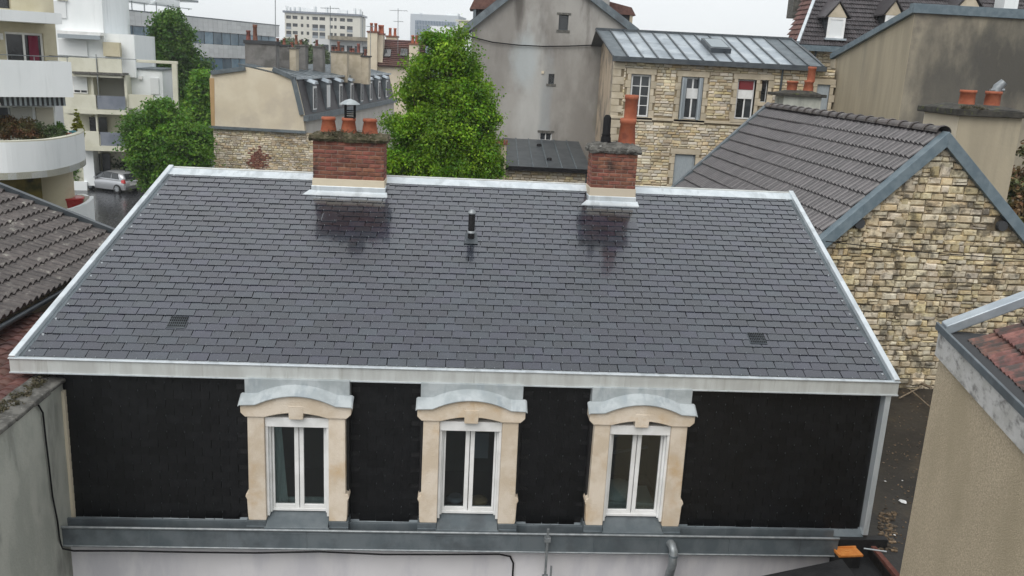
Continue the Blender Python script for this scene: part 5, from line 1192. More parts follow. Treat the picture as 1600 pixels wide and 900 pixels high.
def ddorm(x0, y0, x1, y1):
    v = D_.hitn((x0+x1)/2, y1, (0, 0, zE2), n_).y-.1; a, b, c, d = D_.rect(x0, y0, x1, y1, v)
    mb = MB(); mb.box(a+.02, b-.02, v+.02, v+3.2, c, d+.02); dd = mb.build('dormer', DARKR, DT)
    window(DT, a, b, c, d, v-.08, 1, 1, t=.13, pm=SHUT, name='dormer_window')
    m_ = (a+b)/2; w_ = (b-a)/2
    mb = MB(); mb.prism([(m_-w_-.05, d), (m_+w_+.05, d), (m_, d+.75)], 'y', v-.1, v+.1); mb.build('dormer_gable', STONE2, dd)
    mb = MB()
    for sg in (-1, 1): mb.hexa([(m_, v-.2, d+.82), (m_+sg*(w_+.25), v-.2, d-.05), (m_+sg*(w_+.25), v+3.2, d-.05), (m_, v+3.2, d+.82), (m_, v-.2, d+.9), (m_+sg*(w_+.25), v-.2, d+.03), (m_+sg*(w_+.25), v+3.2, d+.03), (m_, v+3.2, d+.9)])
    mb.build('dormer_roof', TILED, dd)['kind'] = 'stuff'
    mb = MB(); mb.box(a-.12, b+.12, v-.25, v+.1, c-.1, c); mb.build('dormer_sill', ZINCR, dd)
ddorm(1292, 27, 1319, 60); ddorm(1381, 24, 1405, 55); ddorm(1497, 10, 1525, 40)
q = D_.rect(1570, -10, 1592, 14, 1.5); mb = MB(); mb.box(q[0], q[1], 1.5, 2.5, q[2], q[3]); mb.build('white_stack', WHITEA, DT)
# ================================================================ chimney with pots in front of the stone building (behind the tiled roof)
C_ = Fr(at(1224, 160, 36), 4); CT = thing('small_rendered_chimney', 'small grey rendered chimney with a dark slab, one squat and one tall terracotta pot', 'chimney', C_)
a = C_.hit(1224, 160).x; b = C_.hit(1283, 160).x; zt_ = C_.hit(1250, 151).z
mb = MB(); mb.box(a, b, 0, 1.0, 4, zt_); mb.build('stack', RENDS if 0 else RENDW, CT); mb = MB(); mb.box(a-.3, b+.15, -.15, 1.15, zt_, zt_+.12); mb.hexa([(a-.1, 0, zt_+.12), (b, 0, zt_+.12), (b, 1, zt_+.12), (a-.1, 1, zt_+.12), (a+.3, .3, zt_+.24), (b-.3, .3, zt_+.24), (b-.3, .7, zt_+.24), (a+.3, .7, zt_+.24)]); mb.build('slab', CONCM, CT, bevel=.02)
pot(CT, C_.hit(1237, 140, .5).x, .5, zt_+.15, .20, .21, .45); u = C_.hit(1264, 130, .5).x; zz = C_.hit(1266, 104, .5).z
pot(CT, u, .5, zt_+.15, .21, .17, .5); pot(CT, u+.06, .5, zt_+.6, .16, .15, zz-zt_-.6, name='tall_pot')
# ================================================================ antennas
def antenna(label, x, y0, y1, Y, els=(), r_=.03, lean=0):
    P = at(x, y1, Y); zt_ = at(x+lean, y0, Y).z; mb = MB(); mb.tube([(P.x, P.y, P.z-1.5), (at(x+lean, y0, Y).x, P.y, zt_)], r_, 5)
    mb.build
    o = thing('antenna', label, 'antenna', loc=(0, 0, 0)); mb.build('mast', STEEL, o)
    if els:
        mb = MB()
        for (dy, w_) in els:
            z = zt_-dy; mb.tube([(P.x-w_/2, Y, z), (P.x+w_/2, Y, z+w_*.03)], r_*.7, 4)
            for k in range(7): xx = P.x-w_/2+w_*k/6; mb.tube([(xx, Y-.35, z), (xx, Y+.35, z)], r_*.5, 4)
        mb.build('aerial_rods', STEEL, o)['kind'] = 'stuff'
    return o
antenna('tall thin mast rising above the frame from the dark chimney block', 430, -20, 104, 64, r_=.03)
antenna('television aerial on a mast above the middle chimneys of the mansard building', 516, 9, 86, 72, ((.2, 1.4), (.6, .9)), .028)
antenna('short thin aerial beside the cream chimney of the red-roofed house', 579, 40, 95, 100, ((.1, .9),), .04)
antenna('thin television aerial standing above the red roof against the sky', 622, 13, 64, 115, ((.3, 2.2), (1.6, 1.2)), .04)
antenna('plain thin rod aerial just right of the cream apartment block', 566.5, 18, 60, 200, (), .09)
# ================================================================ trees
P = at(690, 290, 31); P.z = 0
tree('leafy_tree', 'tall bright green leafy tree standing between the two brick chimneys', P,
     [(-.42, 0, 11.35, .42, .5, .5), (.5, 0, 11.3, .5, .5, .6), (.1, .1, 11.0, .5, .6, .6), (-.35, 0, 10.5, .85, .8, .7), (.75, 0, 10.4, .7, .7, .8), (-.95, 0, 9.6, .85, .8, .7), (0, -.1, 9.5, 1.0, 1.1, .8), (1.0, 0, 9.6, .7, .8, .7), (-1.15, 0, 8.6, .8, .9, .7), (.3, -.1, 8.4, 1.2, 1.2, 1.0), (1.35, 0, 8.8, .5, .6, .5), (-1.5, 0, 7.9, .5, .6, .6), (1.45, 0, 7.9, .45, .6, .6), (-.1, 0, 11.5, .5, .5, .4), (.3, .3, 9.0, 1.2, .9, 1.2), (0, .2, 7.8, 1.5, .9, 1.4), (-1.25, 0, 7.3, .9, .9, .8), (0, -.2, 7.2, 1.2, 1.3, .9), (1.2, 0, 7.3, .85, .9, .8), (-1.2, 0, 6.1, .9, .9, .9), (.5, -.1, 6, 1.2, 1.2, 1.0), (1.55, 0, 6.2, .5, .6, .7), (0, 0, 4.9, 1.7, 1.5, 1.2)], 215000, .055, LEAF1, 3, .24, .38, per=520)
P = at(262, 300, 57); P.z = 0
tree('round_tree', 'broad rounded green tree beside the parked car in front of the cream gable', P,
     [(0, 0, 5.4, 1.7, 1.6, 1.6), (-1.0, 0, 5.3, 1.4, 1.4, 1.2), (1.3, 0, 4.7, 1.5, 1.5, 1.7), (.2, 0, 3.8, 2.4, 2.2, 1.4), (.7, 0, 2.5, 2.0, 2.2, 1.3), (0, 0, 6.8, .8, .8, .7), (-1.6, .2, 6.0, .8, .8, .8)], 76000, .11, LEAFM, 8, .25, .6, per=330)
P = at(280, 300, 78); P.z = 0
tree('tall_dark_tree', 'tall darker tree with a narrow top rising before the office building', P,
     [(-.2, 0, 13.0, .9, .9, 1.0), (0, 0, 11.6, 1.7, 1.7, 1.4), (-.4, 0, 10.2, 2.2, 2.1, 1.5), (.6, 0, 9.2, 2.4, 2.2, 1.6), (-1.2, 0, 8.4, 1.9, 2, 1.4), (.4, 0, 7.2, 2.6, 2.4, 2.2), (-.6, 0, 5, 2.6, 2.2, 2)], 60000, .15, LEAF2, 5, .3, .7, per=250)
P = at(322, 300, 68); P.z = 0
tree('sapling_tree', 'slim light green tree squeezed against the left edge of the cream gable', P, [(-.2, 0, 8.2, .7, .7, 1.0), (-.5, 0, 6.6, 1.0, 1.0, 1.4), (-.3, 0, 4.4, 1.2, 1.2, 2)], 12000, .15, LEAFM, 11, .12, .5, per=80)
P = at(718, 300, 150); P.z = 0
P = at(1592, 300, 24); P.z = 0
tree('leggy_shrub', 'sparse olive and russet shrub at the right edge behind the gable house', P, [(.25, 0, 9.3, .45, .4, .35), (.0, 0, 8.5, .55, .5, .4), (.5, 0, 8.0, .6, .5, .5), (.1, 0, 7.6, .3, .4, .3)], 2600, .08, mat('olive_leaves', (.07, .10, .03), (.22, .13, .06), 2.5, rough=.6, rnd=.4, hue=.02), 6, .05, .25, 'shrub', per=45)
P = at(470, 100, 130); P.z = 0
tree('hazy_tree', 'pale green tree glimpsed between the chimneys below the apartment block', P, [(-1, 0, 10.6, 2.6, 2, 1.8), (2, 0, 9.6, 2.2, 2, 2)], 9000, .3, LEAF3, 16, .3, .8, per=60)
# ================================================================ near apartment building with curved balconies
def planpts(z, pts): return [(atz(x, y, z).x, atz(x, y, z).y) for x, y in pts]
def smooth(pts, n=5):
    out = []
    P = [pts[0]]+pts+[pts[-1]]
    for i in range(1, len(P)-2):
        for k in range(n):
            t = k/n; a, b, c, d = P[i-1], P[i], P[i+1], P[i+2]
            out.append(tuple(.5*((2*b[j])+(-a[j]+c[j])*t+(2*a[j]-5*b[j]+4*c[j]-d[j])*t*t+(-a[j]+3*b[j]-3*c[j]+d[j])*t**3) for j in (0, 1)))
    out.append(pts[-1]); return out
def curvewall(pts, z0, z1, th, inward):
    """wall along plan points, thickness towards 'inward' (a plan point)"""
    V = []; F = []; n = len(pts)
    for i, p in enumerate(pts):
        a = pts[max(i-1, 0)]; b = pts[min(i+1, n-1)]; d = Vector((b[0]-a[0], b[1]-a[1])).normalized(); nn = Vector((-d.y, d.x))
        if nn.dot(Vector((inward[0]-p[0], inward[1]-p[1]))) < 0: nn = -nn
        q = (p[0]+nn.x*th, p[1]+nn.y*th); V += [(p[0], p[1], z0), (p[0], p[1], z1), (q[0], q[1], z1), (q[0], q[1], z0)]
    for i in range(n-1):
        a = 4*i; b = a+4; F += [(a, b, b+1, a+1), (a+1, b+1, b+2, a+2), (a+2, b+2, b+3, a+3), (a+3, b+3, b, a)]
    F += [(0, 1, 2, 3), (4*(n-1)+3, 4*(n-1)+2, 4*(n-1)+1, 4*(n-1))]
    return V, F
AN = thing('curved_balcony_apartments', 'white apartment building at upper left with rounded balconies full of plants', 'apartment building', loc=(0, 0, 0))
zb2 = 7.35; raw = [(-90, 214), (-40, 221), (0, 222.5), (40, 221.5), (75, 219.5), (105, 215), (124, 210), (131, 206), (129, 202)]
bp = smooth(planpts(zb2, raw)); inw = (-22, 37)
V, F = curvewall(bp, 6.0, zb2, .18, inw); mb = MB(); mb.add(V, F, .5); mb.build('curved_parapet', WHITEA, AN)
V, F = curvewall([(p[0]*1.0, p[1]) for p in bp], zb2, zb2+.05, .22, inw); mb = MB(); mb.add(V, F, .5); mb.build('parapet_capping', CREAMA, AN)
def slabpoly(pts, z0, z1, back): 
    pp = pts+back; mb = MB(); mb.prism(pp, 'z', z0, z1); return mb
slabpoly(bp, 6.0, 6.25, [(-24, 37), (-30, 33)]).build('balcony_floor', CREAMA, AN)
raw3 = [(60, 336), (78, 331), (107, 325.5), (128, 318), (138, 311), (139.5, 306.5), (133, 303.5), (122, 303)]
b3 = smooth(planpts(4.45, raw3)); V, F = curvewall(b3, 0, 4.45, .16, (-15.2, 32.5)); mb = MB(); mb.add(V, F, .5); mb.build('terrace_parapet', WHITEA, AN)
slabpoly(b3, 3.2, 3.6, [(-19, 33.5), (-22, 31)]).build('terrace_floor', CREAMA, AN)
N1 = Fr(at(100, 150, 34.5), 48)
# upper straight balconies and walls behind (frame N1: u runs back to the right)
def npart(nm, m_, x0, y0, x1, y1, v, d, bev=0): return part(nm, m_, AN, N1, x0, y0, x1, y1, v, d, bev)
e = N1.hit(111, 96, 0).x; zt_ = N1.hit(111, 97, 0).z; zb_ = N1.hit(106, 152, 0).z
mb = MB(); mb.box(-12, e, 0, .15, zb_, zt_); mb.box(e-.15, e, .15, 2.2, zb_, zt_); mb.build('straight_parapet', WHITEA, AN)
mb = MB(); mb.box(-12, e, .15, 6, zb_, zb_+.25); mb.build('balcony_floor', CREAMA, AN)
mb = MB()
for dz in (.18,): mb.tube([(-12, .1, zt_+dz), (e-.05, .1, zt_+dz), (e-.05, 2, zt_+dz)], .02, 6)
for k in range(9): mb.tube([(e-.1-k*1.2, .1, zt_), (e-.1-k*1.2, .1, zt_+.18)], .015, 4)
mb.build('handrail', STEEL, AN)
e2 = N1.hit(96, 22, .3).x; zt2 = N1.hit(96, 21, .3).z; zb2_ = N1.hit(96, 38, .3).z
mb = MB(); mb.box(-12, e2, .3, 4, zb2_, zt2); mb.build('upper_parapet', WHITEA, AN)
VB = 2.0; rwn = N1.rect(9, 51, 69, 95, VB)
ex = N1.hit(88, 60, VB).x
hol = [(rwn[0], rwn[1], rwn[2]-.2, rwn[3]), N1.rect(-30, -30, 16, 12, VB)]
mb = MB(); holed(mb, -12, ex, zb_, 16, VB, VB+.3, hol); mb.box(-12, ex, VB+1.2, 8, 0, 16, .5); mb.box(ex-.3, ex, VB+.3, VB+1.2, zb_, 16, .5); mb.build('upper_wall', YELLA, AN)
w_ = window(AN, rwn[0], rwn[1], rwn[2]-.2, rwn[3], VB+.12, 2, 1, t=.08)
q = N1.rect(45, 56, 60, 96, VB+.1); mb = MB(); mb.box(q[0], q[1], VB+.08, VB+.10, q[2], q[3]); mb.build('red_curtain', mat('crimson_cloth', (.16, .015, .04), rough=.9), AN)
mb = MB(); q = hol[1]; mb.box(q[0], q[1], VB+.2, VB+.3, q[2], q[3]); mb.build('dark_window', WIN, AN)
npart('wall_lamp', PVC, 0, 52, 5, 62, VB-.2, .2)
# middle floor: wall under the balcony, awning
mb = MB(); ey = N1.hit(90, 180, 1.0).x; mb.box(-12, ey, 1.2, 8, 6.1, zb_); mb.build('middle_wall', WHITEA, AN); mb = MB(); mb.box(-12, ey-1.2, 1.6, 8, 0, 6.1); mb.build('ground_wall', YELLA, AN)
for (x0, x1, m_) in ((0, 14, WIN), (18, 52, mat('pale_blind', (.42, .42, .38), rough=.8)), (58, 85, mat('beige_blind', (.45, .42, .34), rough=.8))): npart('blind_panel', m_, x0, 168, x1, 215, 1.1, .1)
n = 26
for k in range(n):
    a = N1.hit(0, 160, .5).x; b = N1.hit(100, 160, .5).x; x0 = a+(b-a)*k/n; x1 = a+(b-a)*(k+1)/n; z0 = N1.hit(50, 165, .5).z
    mb = MB(); mb.hexa([(x0, .35, z0), (x1, .35, z0), (x1, .36, z0+.4), (x0, .36, z0+.4), (x0, .33, z0), (x1, .33, z0), (x1, 1.2, z0+.75), (x0, 1.2, z0+.75)]); mb.build('awning_stripe', SHG if k % 2 else DARKR, AN)
# ground floor under the curved balcony
g1 = Fr(at(90, 300, 34.8), 48)
mb = MB(); q = g1.rect(66, 268, 113, 335, .0); mb.tube([(q[0]+.9, 1.9, 0), (q[0]+.9, 1.9, 6.1)], 1.0, 24)
mb2 = [g1.wor(*Vector(p)) for p in []]
o = mb.build('round_column', YELLA, AN); o.location = g1.o; o.rotation_euler.z = g1.yaw
q = N1.rect(-20, 270, 60, 325, 1.3); mb = MB(); mb.box(q[0], q[1], .9, 1.1, q[2], q[3]); o = mb.build('ground_glazing', mat('mossy_glass', (.05, .05, .012), (.16, .13, .03), 1.6, rough=.2, c3=(.02, .02, .015), scale3=1, bump=.3, bscale=4), AN)
for ch in list(AN.children):
    if ch.name.split('.')[0] in ('straight_parapet', 'handrail', 'upper_parapet', 'upper_wall', 'window', 'red_curtain', 'dark_window', 'wall_lamp', 'ground_wall', 'middle_wall', 'blind_panel', 'awning_stripe', 'ground_glazing') or (ch.name == 'balcony_floor.001'):
        ch.location = N1.o; ch.rotation_euler.z = N1.yaw
# things on the balcony
def bush(name, label, x, y, Y, blobs, n, size, m_, seed, cat='plant', group=None):
    P = at(x, y, Y); t = thing(name, label, cat, loc=P, group=group); leafcloud('foliage', blobs, n, size, m_, t, seed, .18, 50)
    mb = MB(); q = random.Random(seed)
    for b in blobs:
        mb.tube([(b[0]*.4, 0, -.5), (b[0], b[1], b[2])], .015, 4)
    mb.build('stem', BARK, t); return t
def onb(x, y): d = ray(x, y); return CP+d*((zb2-.15-CAM_H)/d.z)
for (x, lab, m_, bl, n, sd) in ((14, 'russet leaved shrub at the left end of the curved balcony', LEAFR, [(0, 0, .45, .5, .4, .45), (.5, .2, .4, .5, .4, .4), (-.5, 0, .3, .5, .4, .4)], 3600, 21), (36, 'reddish brown plant beside the green shrub on the curved balcony', LEAFR, [(0, 0, .35, .5, .4, .4), (.4, 0, .15, .4, .3, .25)], 2600, 22), (68, 'dense green shrub in the middle of the curved balcony', LEAF3, [(0, 0, .3, .5, .4, .35), (.4, 0, .2, .35, .3, .3), (-.3, 0, .15, .4, .3, .3)], 3400, 23), (94, 'small dark plant near the turquoise pot on the curved balcony', LEAF2, [(0, 0, .25, .22, .2, .3)], 1000, 24)):
    P = onb(x, 219 if x < 90 else 215) + Vector((-.12, .3, 0)); t = thing('balcony_plant', lab, 'plant', loc=P); leafcloud('foliage', bl, n, .05, m_, t, sd, .14, 50); mb = MB(); 
    for b in bl: mb.tube([(b[0]*.4, 0, -.8), (b[0], b[1], b[2])], .015, 4)
    mb.build('stem', BARK, t)
P = onb(117, 208)+Vector((0, .25, -.1)); t = thing('conical_conifer', 'small golden cone-shaped conifer at the right end of the curved balcony', 'plant', loc=P)
leafcloud('foliage', [(0, 0, .05, .26, .24, .25), (0, 0, .3, .24, .22, .25), (0, 0, .55, .17, .16, .22), (0, 0, .78, .09, .09, .2), (0, 0, .98, .03, .03, .12)], 5200, .035, LEAFY, t, 31, .05, 40); mb = MB(); mb.tube([(0, 0, -.6), (0, 0, .6)], .02, 5); mb.build('stem', BARK, t)
def planter(label, P, m_, r_=.18, h=.3, name='flower_pot'):
    mb = MB(); mb.lathe([(r_*.75, 0), (r_, h*.85), (r_*1.08, h*.87), (r_*1.08, h), (r_*.9, h)], P, 16); tag(mb.build(name, m_), label, 'flower pot')
planter('turquoise flower pot beside the golden conifer', onb(110, 211)+Vector((0, .2, -.1)), mat('turquoise_glaze', (.10, .40, .46), rough=.3), .14, .26)
planter('dark red flower pot on the curved balcony', onb(100, 213)+Vector((0, .25, -.1)), REDP, .17, .22)
# red tub with a small bare plant on the terrace
P = atz(104, 319, 4.25)
tb = MB(); tb.lathe([(.42, 0), (.50, .5), (.53, .52), (.53, .58), (.46, .58)], (P.x+.25, P.y-.1, P.z-.25), 20); tag(tb.build('red_tub', REDP), 'large glossy red planter on the rounded terrace', 'planter')
tb = MB(); tb.lathe([(.28, 0), (.34, .4), (.36, .42), (.3, .42)], (P.x-.42, P.y-.1, P.z-.15), 20); tag(tb.build('red_tub', REDP), 'smaller red planter just left of the large red one', 'planter')
t = thing('terrace_plant', 'thin pale leaved young plant growing out of the red planter', 'plant', loc=(P.x-.05, P.y, P.z+.2)); leafcloud('foliage', [(-.1, 0, .5, .3, .25, .25), (.1, 0, .2, .2, .2, .2)], 260, .045, LEAF3, t, 41, .12, 20)
mb = MB(); mb.tube([(0, 0, 0), (-.05, 0, .3), (-.15, 0, .7)], .012, 4); mb.tube([(0, 0, .1), (.12, 0, .5)], .01, 4); mb.build('stem', BARK, t)
ch_ = thing('metal_chair', 'white wire garden chair on the rounded terrace', 'chair', loc=(P.x-1.35, P.y-.4, 3.65), rz=.6)
mb = MB()
for k in range(6): mb.tube([(-.2, -.2+.08*k, .45), (.2, -.2+.08*k, .45)], .012, 4)
mb.build('seat', SHUT, ch_); mb = MB()
for k in range(5): mb.tube([(-.2, -.18+.09*k, .45), (-.25, -.18+.09*k, .9)], .01, 4)
mb.tube([(-.25, -.2, .9), (-.25, .2, .9)], .015, 4); mb.build('backrest', SHUT, ch_)
for (x, y) in ((-.2, -.2), (.2, -.2), (.2, .2), (-.2, .2)): mb = MB(); mb.tube([(x, y, 0), (x, y, .45)], .014, 4); mb.build('leg', SHUT, ch_)
# ================================================================ far wing of the apartments
B2 = Fr(at(160, 120, 66), 12); BF = thing('stepped_apartment_wing', 'cream and white stepped apartment wing with smoked glass balcony rails behind the parked car', 'apartment building', B2)
def bp_(nm, m_, x0, y0, x1, y1, v, d, bev=0): return part(nm, m_, BF, B2, x0, y0, x1, y1, v, d, bev)
bp_('tall_wall', WHITEA, 78, -60, 160, 96, 0.6, 9)
bp_('mid_wall', WHITEA, 160, 53, 211, 120, .9, 8); bp_('low_wall', WHITEA, 196, 109, 255, 180, 1.3, 7); bp_('rear_wall', CREAMA, 100, 90, 200, 290, 2.2, 6)
bp_('roof_edge', ZINCO, 213, 107, 256, 109.5, 1.2, 6)
bp_('upper_shutter', SHUT, 80, 2, 103, 28, .5, .08); bp_('shutter_surround', CREAMA, 88, -1, 105, 0.5, .4, .2)
aw = bp_('awning_box', PVC, 89, 49, 157, 54, -.3, .9); bp_('awning_valance', SHG, 90, 54, 156, 60.5, -.34, .05)
bp_('shutter', SHUT, 92, 62, 136, 88, .45, .1); bp_('planter_box', YELLA, 161, 66, 187, 88, .1, .6)
bp_('parapet', CREAMA, 92, 90, 151.5, 113, -.6, .15); bp_('parapet', CREAMA, 152.5, 91.5, 190, 113.5, -.6, .15); bp_('slab', CONC, 113, 113, 193, 116.5, -.75, 3); bp_('slab_edge', CREAMA, 113, 117, 190, 120.5, -.6, 2)
for (x, y0, y1) in ((152, 85, 152),): bp_('rail_post', STEEL, x-.5, y0, x+.5, y1, -.7, .06)
P0_, P1_ = B2.hit(88, 86, -.6), B2.hit(213, 93, -.6); mb = MB(); mb.tube([P0_, P1_], .03, 5); mb.build('handrail', STEEL, BF)
q = B2.rect(114, 119.5, 137, 146, .3); mb = MB(); bp_('side_wall', CREAMA, 103, 119, 143, 180, .35, 2)
window(BF, q[0], q[1], q[2], q[3], .25, 2, 1, t=.08); bp_('shutter', SHUT, 115.5, 121, 136, 141, .18, .06)
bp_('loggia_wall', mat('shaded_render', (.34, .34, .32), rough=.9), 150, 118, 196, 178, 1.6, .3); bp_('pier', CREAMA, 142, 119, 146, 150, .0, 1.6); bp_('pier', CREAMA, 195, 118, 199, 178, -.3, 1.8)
bp_('parapet', CREAMA, 100, 147.5, 150, 178, -.6, .15); bp_('glass_rail', RAIL, 152, 150, 196, 171, -.5, .05); bp_('slab', CREAMA, 100, 171, 197, 178, -.62, 3)
bp_('parapet', CREAMA, 199.5, 148, 240, 170, -.2, .15); bp_('end_shutter', SHUT, 235, 122, 248, 147, 1.2, .1); bp_('end_lamp', PVC, 216, 119, 222, 124, 1.1, .2)
bp_('loggia_window', WIN, 140, 183, 151, 207, 1.9, .2); bp_('loggia_window', WIN, 154, 183, 167, 210, 1.9, .2); bp_('pier', CREAMA, 151, 178, 153.5, 240, -.3, .3)
bp_('parapet', CREAMA, 124, 205, 155, 235, -.6, .15); bp_('glass_rail', RAIL, 157, 207, 196, 228, -.5, .05); bp_('slab', CREAMA, 124, 228, 200, 236, -.62, 3)
bp_('lower_wall', WHITEA, 130, 236, 147, 290, .2, 2); bp_('ground_window', WIN, 147, 240, 156, 270, 1.7, .1); bp_('ground_window', WIN, 160, 240, 172, 270, 1.9, .3)
bp_('garden_wall', WHITEA, 106, 284, 136, 300, .0, .2)
PG = thing('white_pergola_frame', 'white concrete frame beam on a post standing before the tall dark tree', 'pergola', B2)
q = B2.rect(213, 94.5, 277, 99, -.5); mb = MB(); mb.box(q[0], q[1], -.5, -.1, q[2], q[3]); mb.build('beam', CREAMA, PG, bevel=.02)
q2 = B2.rect(269, 99, 277, 145, -.5); mb = MB(); mb.box(q2[0], q2[1], -.5, -.1, 0, q[2]); mb.build('post', CREAMA, PG, bevel=.02)
# hedges and bushes by the car
P = at(183, 272, 69); P.z = 0
tree('clipped_hedge', 'low green hedge behind the parked silver car', P, [(0, 0, 1.5, 2.2, .8, 1.3), (-1.5, 0, 1.2, 1.0, .8, 1.0), (1.6, 0, 1.8, 1.0, .8, 1.1)], 15000, .12, LEAF3, 51, .06, .4, 'hedge')
P = at(121, 290, 68); P.z = 0
tree('dark_bush', 'dark green bush beside the white wall to the left of the car', P, [(0, 0, 1.6, .8, .5, .7), (-.3, 0, .9, .8, .6, .7)], 6000, .10, LEAF2, 52, .05, .3, 'bush')
# ================================================================ the parked car
def make_car():
    Pc = atz(176, 297, 0); t = thing('parked_car', 'silver hatchback parked on the wet street with its rear towards the viewer', 'car', loc=(Pc.x, Pc.y, 0), rz=rad(158)); t.scale = (1.08, 1.08, 1.08)
    # local x = forward, y = left, length 4, width 1.7
    def loft(secs, name, m_, parent, smooth=True, sub=1):
        V = []; F = []; n = len(secs[0])
        for s in secs: V += s
        for i in range(len(secs)-1):
            for k in range(n-1): a = i*n+k; F.append((a, a+1, a+n+1, a+n))
        F += [list(range(n-1, -1, -1)), [(len(secs)-1)*n+k for k in range(n)]]
        mb = MB(); mb.add(V, F, .5, smooth); o = mb.build(name, m_, parent); s = o.modifiers.new('s', 'SUBSURF'); s.levels = s.render_levels = sub; return o
    def sec(x, w0, w1, z0, zs, zt, wt):
        L = [(x, -w0, z0), (x, -w1, (z0+zs)/2), (x, -w1*.99, zs), (x, -wt, zt), (x, 0, zt+.02), (x, wt, zt), (x, w1*.99, zs), (x, w1, (z0+zs)/2), (x, w0, z0)]; return L
    body = loft([sec(-2.0, .60, .66, .32, .62, .70, .55), sec(-1.94, .72, .80, .24, .72, .92, .68), sec(-1.5, .78, .85, .22, .78, .96, .74), sec(-.4, .80, .86, .20, .80, .94, .76), sec(.7, .80, .86, .20, .78, .92, .74), sec(1.2, .78, .84, .22, .72, .86, .68), sec(1.75, .70, .78, .25, .62, .70, .58), sec(1.98, .52, .60, .32, .50, .55, .42)], 'body', CARP, t)
    def gs(x, w, z, wt, zt): return [(x, -w, z), (x, -(w+wt)/2-.02, (z+zt)/2), (x, -wt, zt), (x, 0, zt+.03), (x, wt, zt), (x, (w+wt)/2+.02, (z+zt)/2), (x, w, z)]
    loft([gs(-1.90, .70, .90, .66, .94), gs(-1.62, .73, .90, .60, 1.36), gs(-1.2, .76, .90, .60, 1.46), gs(-.3, .77, .90, .60, 1.48), gs(.25, .76, .90, .58, 1.42), gs(1.02, .70, .86, .62, .92)], 'cabin', CARP, t)
    for sg in (-1, 1):
        mb = MB()
        for (pts) in (((-1.45, .98), (-.75, .98), (-.75, 1.38), (-1.25, 1.36)), ((-.70, .98), (.02, .98), (.02, 1.40), (-.70, 1.39)), ((.06, .98), (.72, .97), (.12, 1.36), (.06, 1.38))):
            V = [(x, sg*(.79-(z-.9)*.30), z) for x, z in pts]; V += [(x, sg*(.72-(z-.9)*.30), z) for x, z in pts]; mb.hexa(V)
        o = mb.build('side_windows', WIN, t)
    mb = MB(); mb.hexa([(-1.93, -.56, .98), (-1.93, .56, .98), (-1.8, .56, .98), (-1.8, -.56, .98), (-1.70, -.50, 1.34), (-1.70, .50, 1.34), (-1.6, .5, 1.34), (-1.6, -.5, 1.34)]); mb.build('rear_window', WIN, t, bevel=.03)
    mb = MB(); mb.hexa([(.98, -.58, .94), (1.08, -.58, .92), (1.08, .58, .92), (.98, .58, .94), (.30, -.52, 1.38), (.42, -.52, 1.38), (.42, .52, 1.38), (.30, .52, 1.38)]); mb.build('windscreen', WIN, t)
    for sg in (-1, 1):
        mb = MB(); mb.hexa([(-1.97, sg*.62, .72), (-1.97, sg*.80, .72), (-1.72, sg*.845, .74), (-1.8, sg*.62, .74), (-1.93, sg*.66, .98), (-1.90, sg*.76, .98), (-1.70, sg*.80, .96), (-1.80, sg*.66, .96)]); mb.build('tail_light', REDL, t, bevel=.02)
        for x in (-1.32, 1.20):
            mb = MB(); mb.tube([(x, sg*.68, .31), (x, sg*.86, .31)], .31, 22); wh = mb.build('wheel', TYRE, t, bevel=.02)
            mb = MB(); mb.tube([(x, sg*.85, .31), (x, sg*.875, .31)], .20, 16); mb.build('rim', STEEL, wh)
            mb = MB()
            for k in range(5): a = k*1.257; mb.beam((x, sg*.88, .31), (x+.19*math.cos(a), sg*.88, .31+.19*math.sin(a)), .05, .02, (0, 1, 0))
            mb.build('spokes', CARP, wh)
    mb = MB(); mb.box(-2.02, -1.9, -.72, .72, .34, .52); mb.build('bumper_strip', mat('grey_plastic', (.18, .18, .19), rough=.6), t, bevel=.02)
    mb = MB(); mb.box(-2.04, -2.0, -.26, .26, .56, .67); mb.build('number_plate', PVC, t)
    for sg in (-1, 1): mb = MB(); mb.hexa([(.55, sg*.80, .92), (.72, sg*.80, .92), (.72, sg*.98, .93), (.6, sg*.98, .93), (.55, sg*.80, 1.04), (.70, sg*.80, 1.04), (.70, sg*.96, 1.06), (.6, sg*.96, 1.06)]); mb.build('wing_mirror', CARP, t, bevel=.02)
    return t
make_car()
# ================================================================ ground, street, yard
g_ = MB(); g_.add([(-2500, -400, 0), (2500, -400, 0), (2500, 3600, 0), (-2500, 3600, 0)], [(0, 1, 2, 3)]); tag(g_.build('ground', GROUND), kind='structure')
g_ = MB(); g_.add([(-60, 26, .004), (-12.5, 26, .004), (-17, 90, .004), (-60, 100, .004)], [(0, 1, 2, 3)]); tag(g_.build('street', ASPH), kind='structure')
g_ = MB(); a = atz(112, 292, 0); b = atz(140, 278, 0); g_.box(a.x-6, b.x+3, b.y-1.2, b.y-.9, 0, .12); tag(g_.build('kerb', CONC), kind='structure')
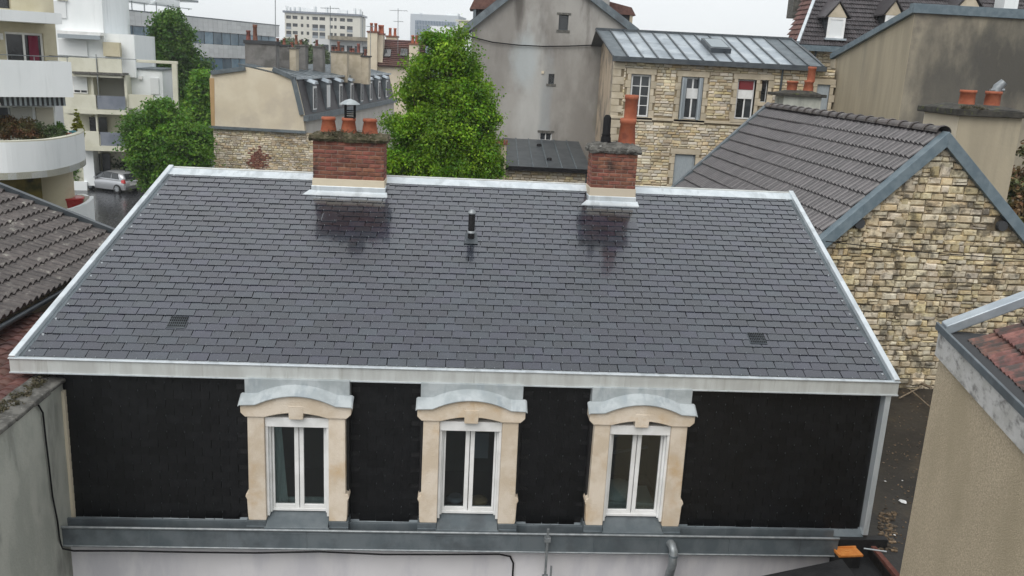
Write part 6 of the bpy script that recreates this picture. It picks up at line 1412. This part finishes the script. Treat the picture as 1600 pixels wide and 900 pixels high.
# dark debris-strewn flat roof between the slate house and the stone gable
yr = random.Random(9)
FR = thing('flat_roof_annexe', 'dark flat roofed annexe strewn with debris between slate house and stone gable', 'annexe', A)
zy = 3.70
mb = MB(); mb.hexa([(WL+.0, -2.5, 0), (WL+8, -2.5, 0), (WL+8, 9.5, 0), (WL+.0, 9.5, 0), (WL+.0, -2.5, zy-.35), (WL+8, -2.5, zy-.35), (WL+8, 9.5, zy+.22), (WL+.0, 9.5, zy+.22)]); mb.build('flat_roof', mat('puddled_felt', (.016, .014, .013), (.03, .026, .022), .9, rough=.42, bump=.5, bscale=9, c3=(.055, .042, .028), scale3=1.3, lo3=.52, hi3=.7, rvar=.2), FR)
def yz(P): l = A.loc(P); return zy-.35+(l.y+2.5)/12*.57
def ony(x, y, h=0):
    P = atz(x, y, zy)
    for _ in range(4): P = atz(x, y, yz(P)+h)
    return P
mb = MB(); mb.box(WL+.02, WL+.10, -1.3, .6, 3.2, zy-.2); mb.build('roof_kerb', BRICK, FR, jit=.008)
sc1 = thing('crossed_sticks', 'pale sticks lying crossed on the dark flat roof below the stone gable', 'sticks', loc=(0, 0, 0))
for (x0, y0, x1, y1, r_, h) in [(1405, 622, 1440, 604, .018, .1), (1421, 608, 1458, 640, .018, .15), (1416, 588, 1455, 606, .035, .2)]:
    a, b = ony(x0, y0, .05), ony(x1, y1, h); mb = MB(); mb.tube([a, b], r_, 6); mb.build('stick', WOOD, sc1)
def litter(label, x, y, s, m_, name, sd):
    P = ony(x, y, .01); q = random.Random(sd); mb = MB(); n = 9; V = [(P.x, P.y, P.z+s*.35)]+[(P.x+s*q.uniform(.5, 1)*math.cos(k*.7), P.y+s*q.uniform(.5, 1)*math.sin(k*.7), P.z+s*q.uniform(0, .25)) for k in range(n)]
    mb.add(V, [(0, k+1, (k+1) % n+1) for k in range(n)], .5); tag(mb.build(name, m_), label, 'rubbish')
litter('crumpled white plastic sheet on the dark flat roof', 1411, 784, .10, PVC, 'plastic_sheet', 1)
litter('small white scrap beside the slate house corner flashing', 1383, 752, .03, PVC, 'scrap', 2)
litter('white scrap lowest down on the dark flat roof near the rubble', 1398, 836, .03, PVC, 'scrap', 3)
litter('small pale scrap on the dark flat roof above the plastic sheet', 1410, 751, .025, PVC, 'scrap', 4)
mb = MB()
for k in range(420):
    if k < 160: P = ony(yr.uniform(1372, 1400), yr.uniform(800, 862)); s = yr.uniform(.008, .03)
    else: P = ony(yr.uniform(1380, 1450), yr.uniform(606, 850)); s = yr.uniform(.004, .016)
    mb.box(P.x-s, P.x+s, P.y-s*.8, P.y+s*.8, P.z-.005, P.z+s*.8)
tag(mb.build('rubble', mat('rubble_bits', (.20, .14, .085), (.09, .07, .05), 6, rough=.95, rnd=.5), None, jit=.006), kind='stuff', label='loose brown rubble and crumbs strewn on the flat roof', cat='rubble')

# ================================================================ thin rainy air over the town
hz = MB(); hz.box(-700, 700, -60, 900, -1, 34); hzo = hz.build('haze', None if 0 else MATS['wet_slate'], None); tag(hzo, kind='stuff')
HM = bpy.data.materials.new('air'); HM.use_nodes = True; n = HM.node_tree.nodes; n.clear(); o_ = n.new('ShaderNodeOutputMaterial'); pv = n.new('ShaderNodeVolumePrincipled'); pv.inputs['Color'].default_value = (.93, .96, 1, 1); pv.inputs['Density'].default_value = .00042
HM.node_tree.links.new(pv.outputs[0], o_.inputs['Volume']); hzo.data.materials.clear(); hzo.data.materials.append(HM)
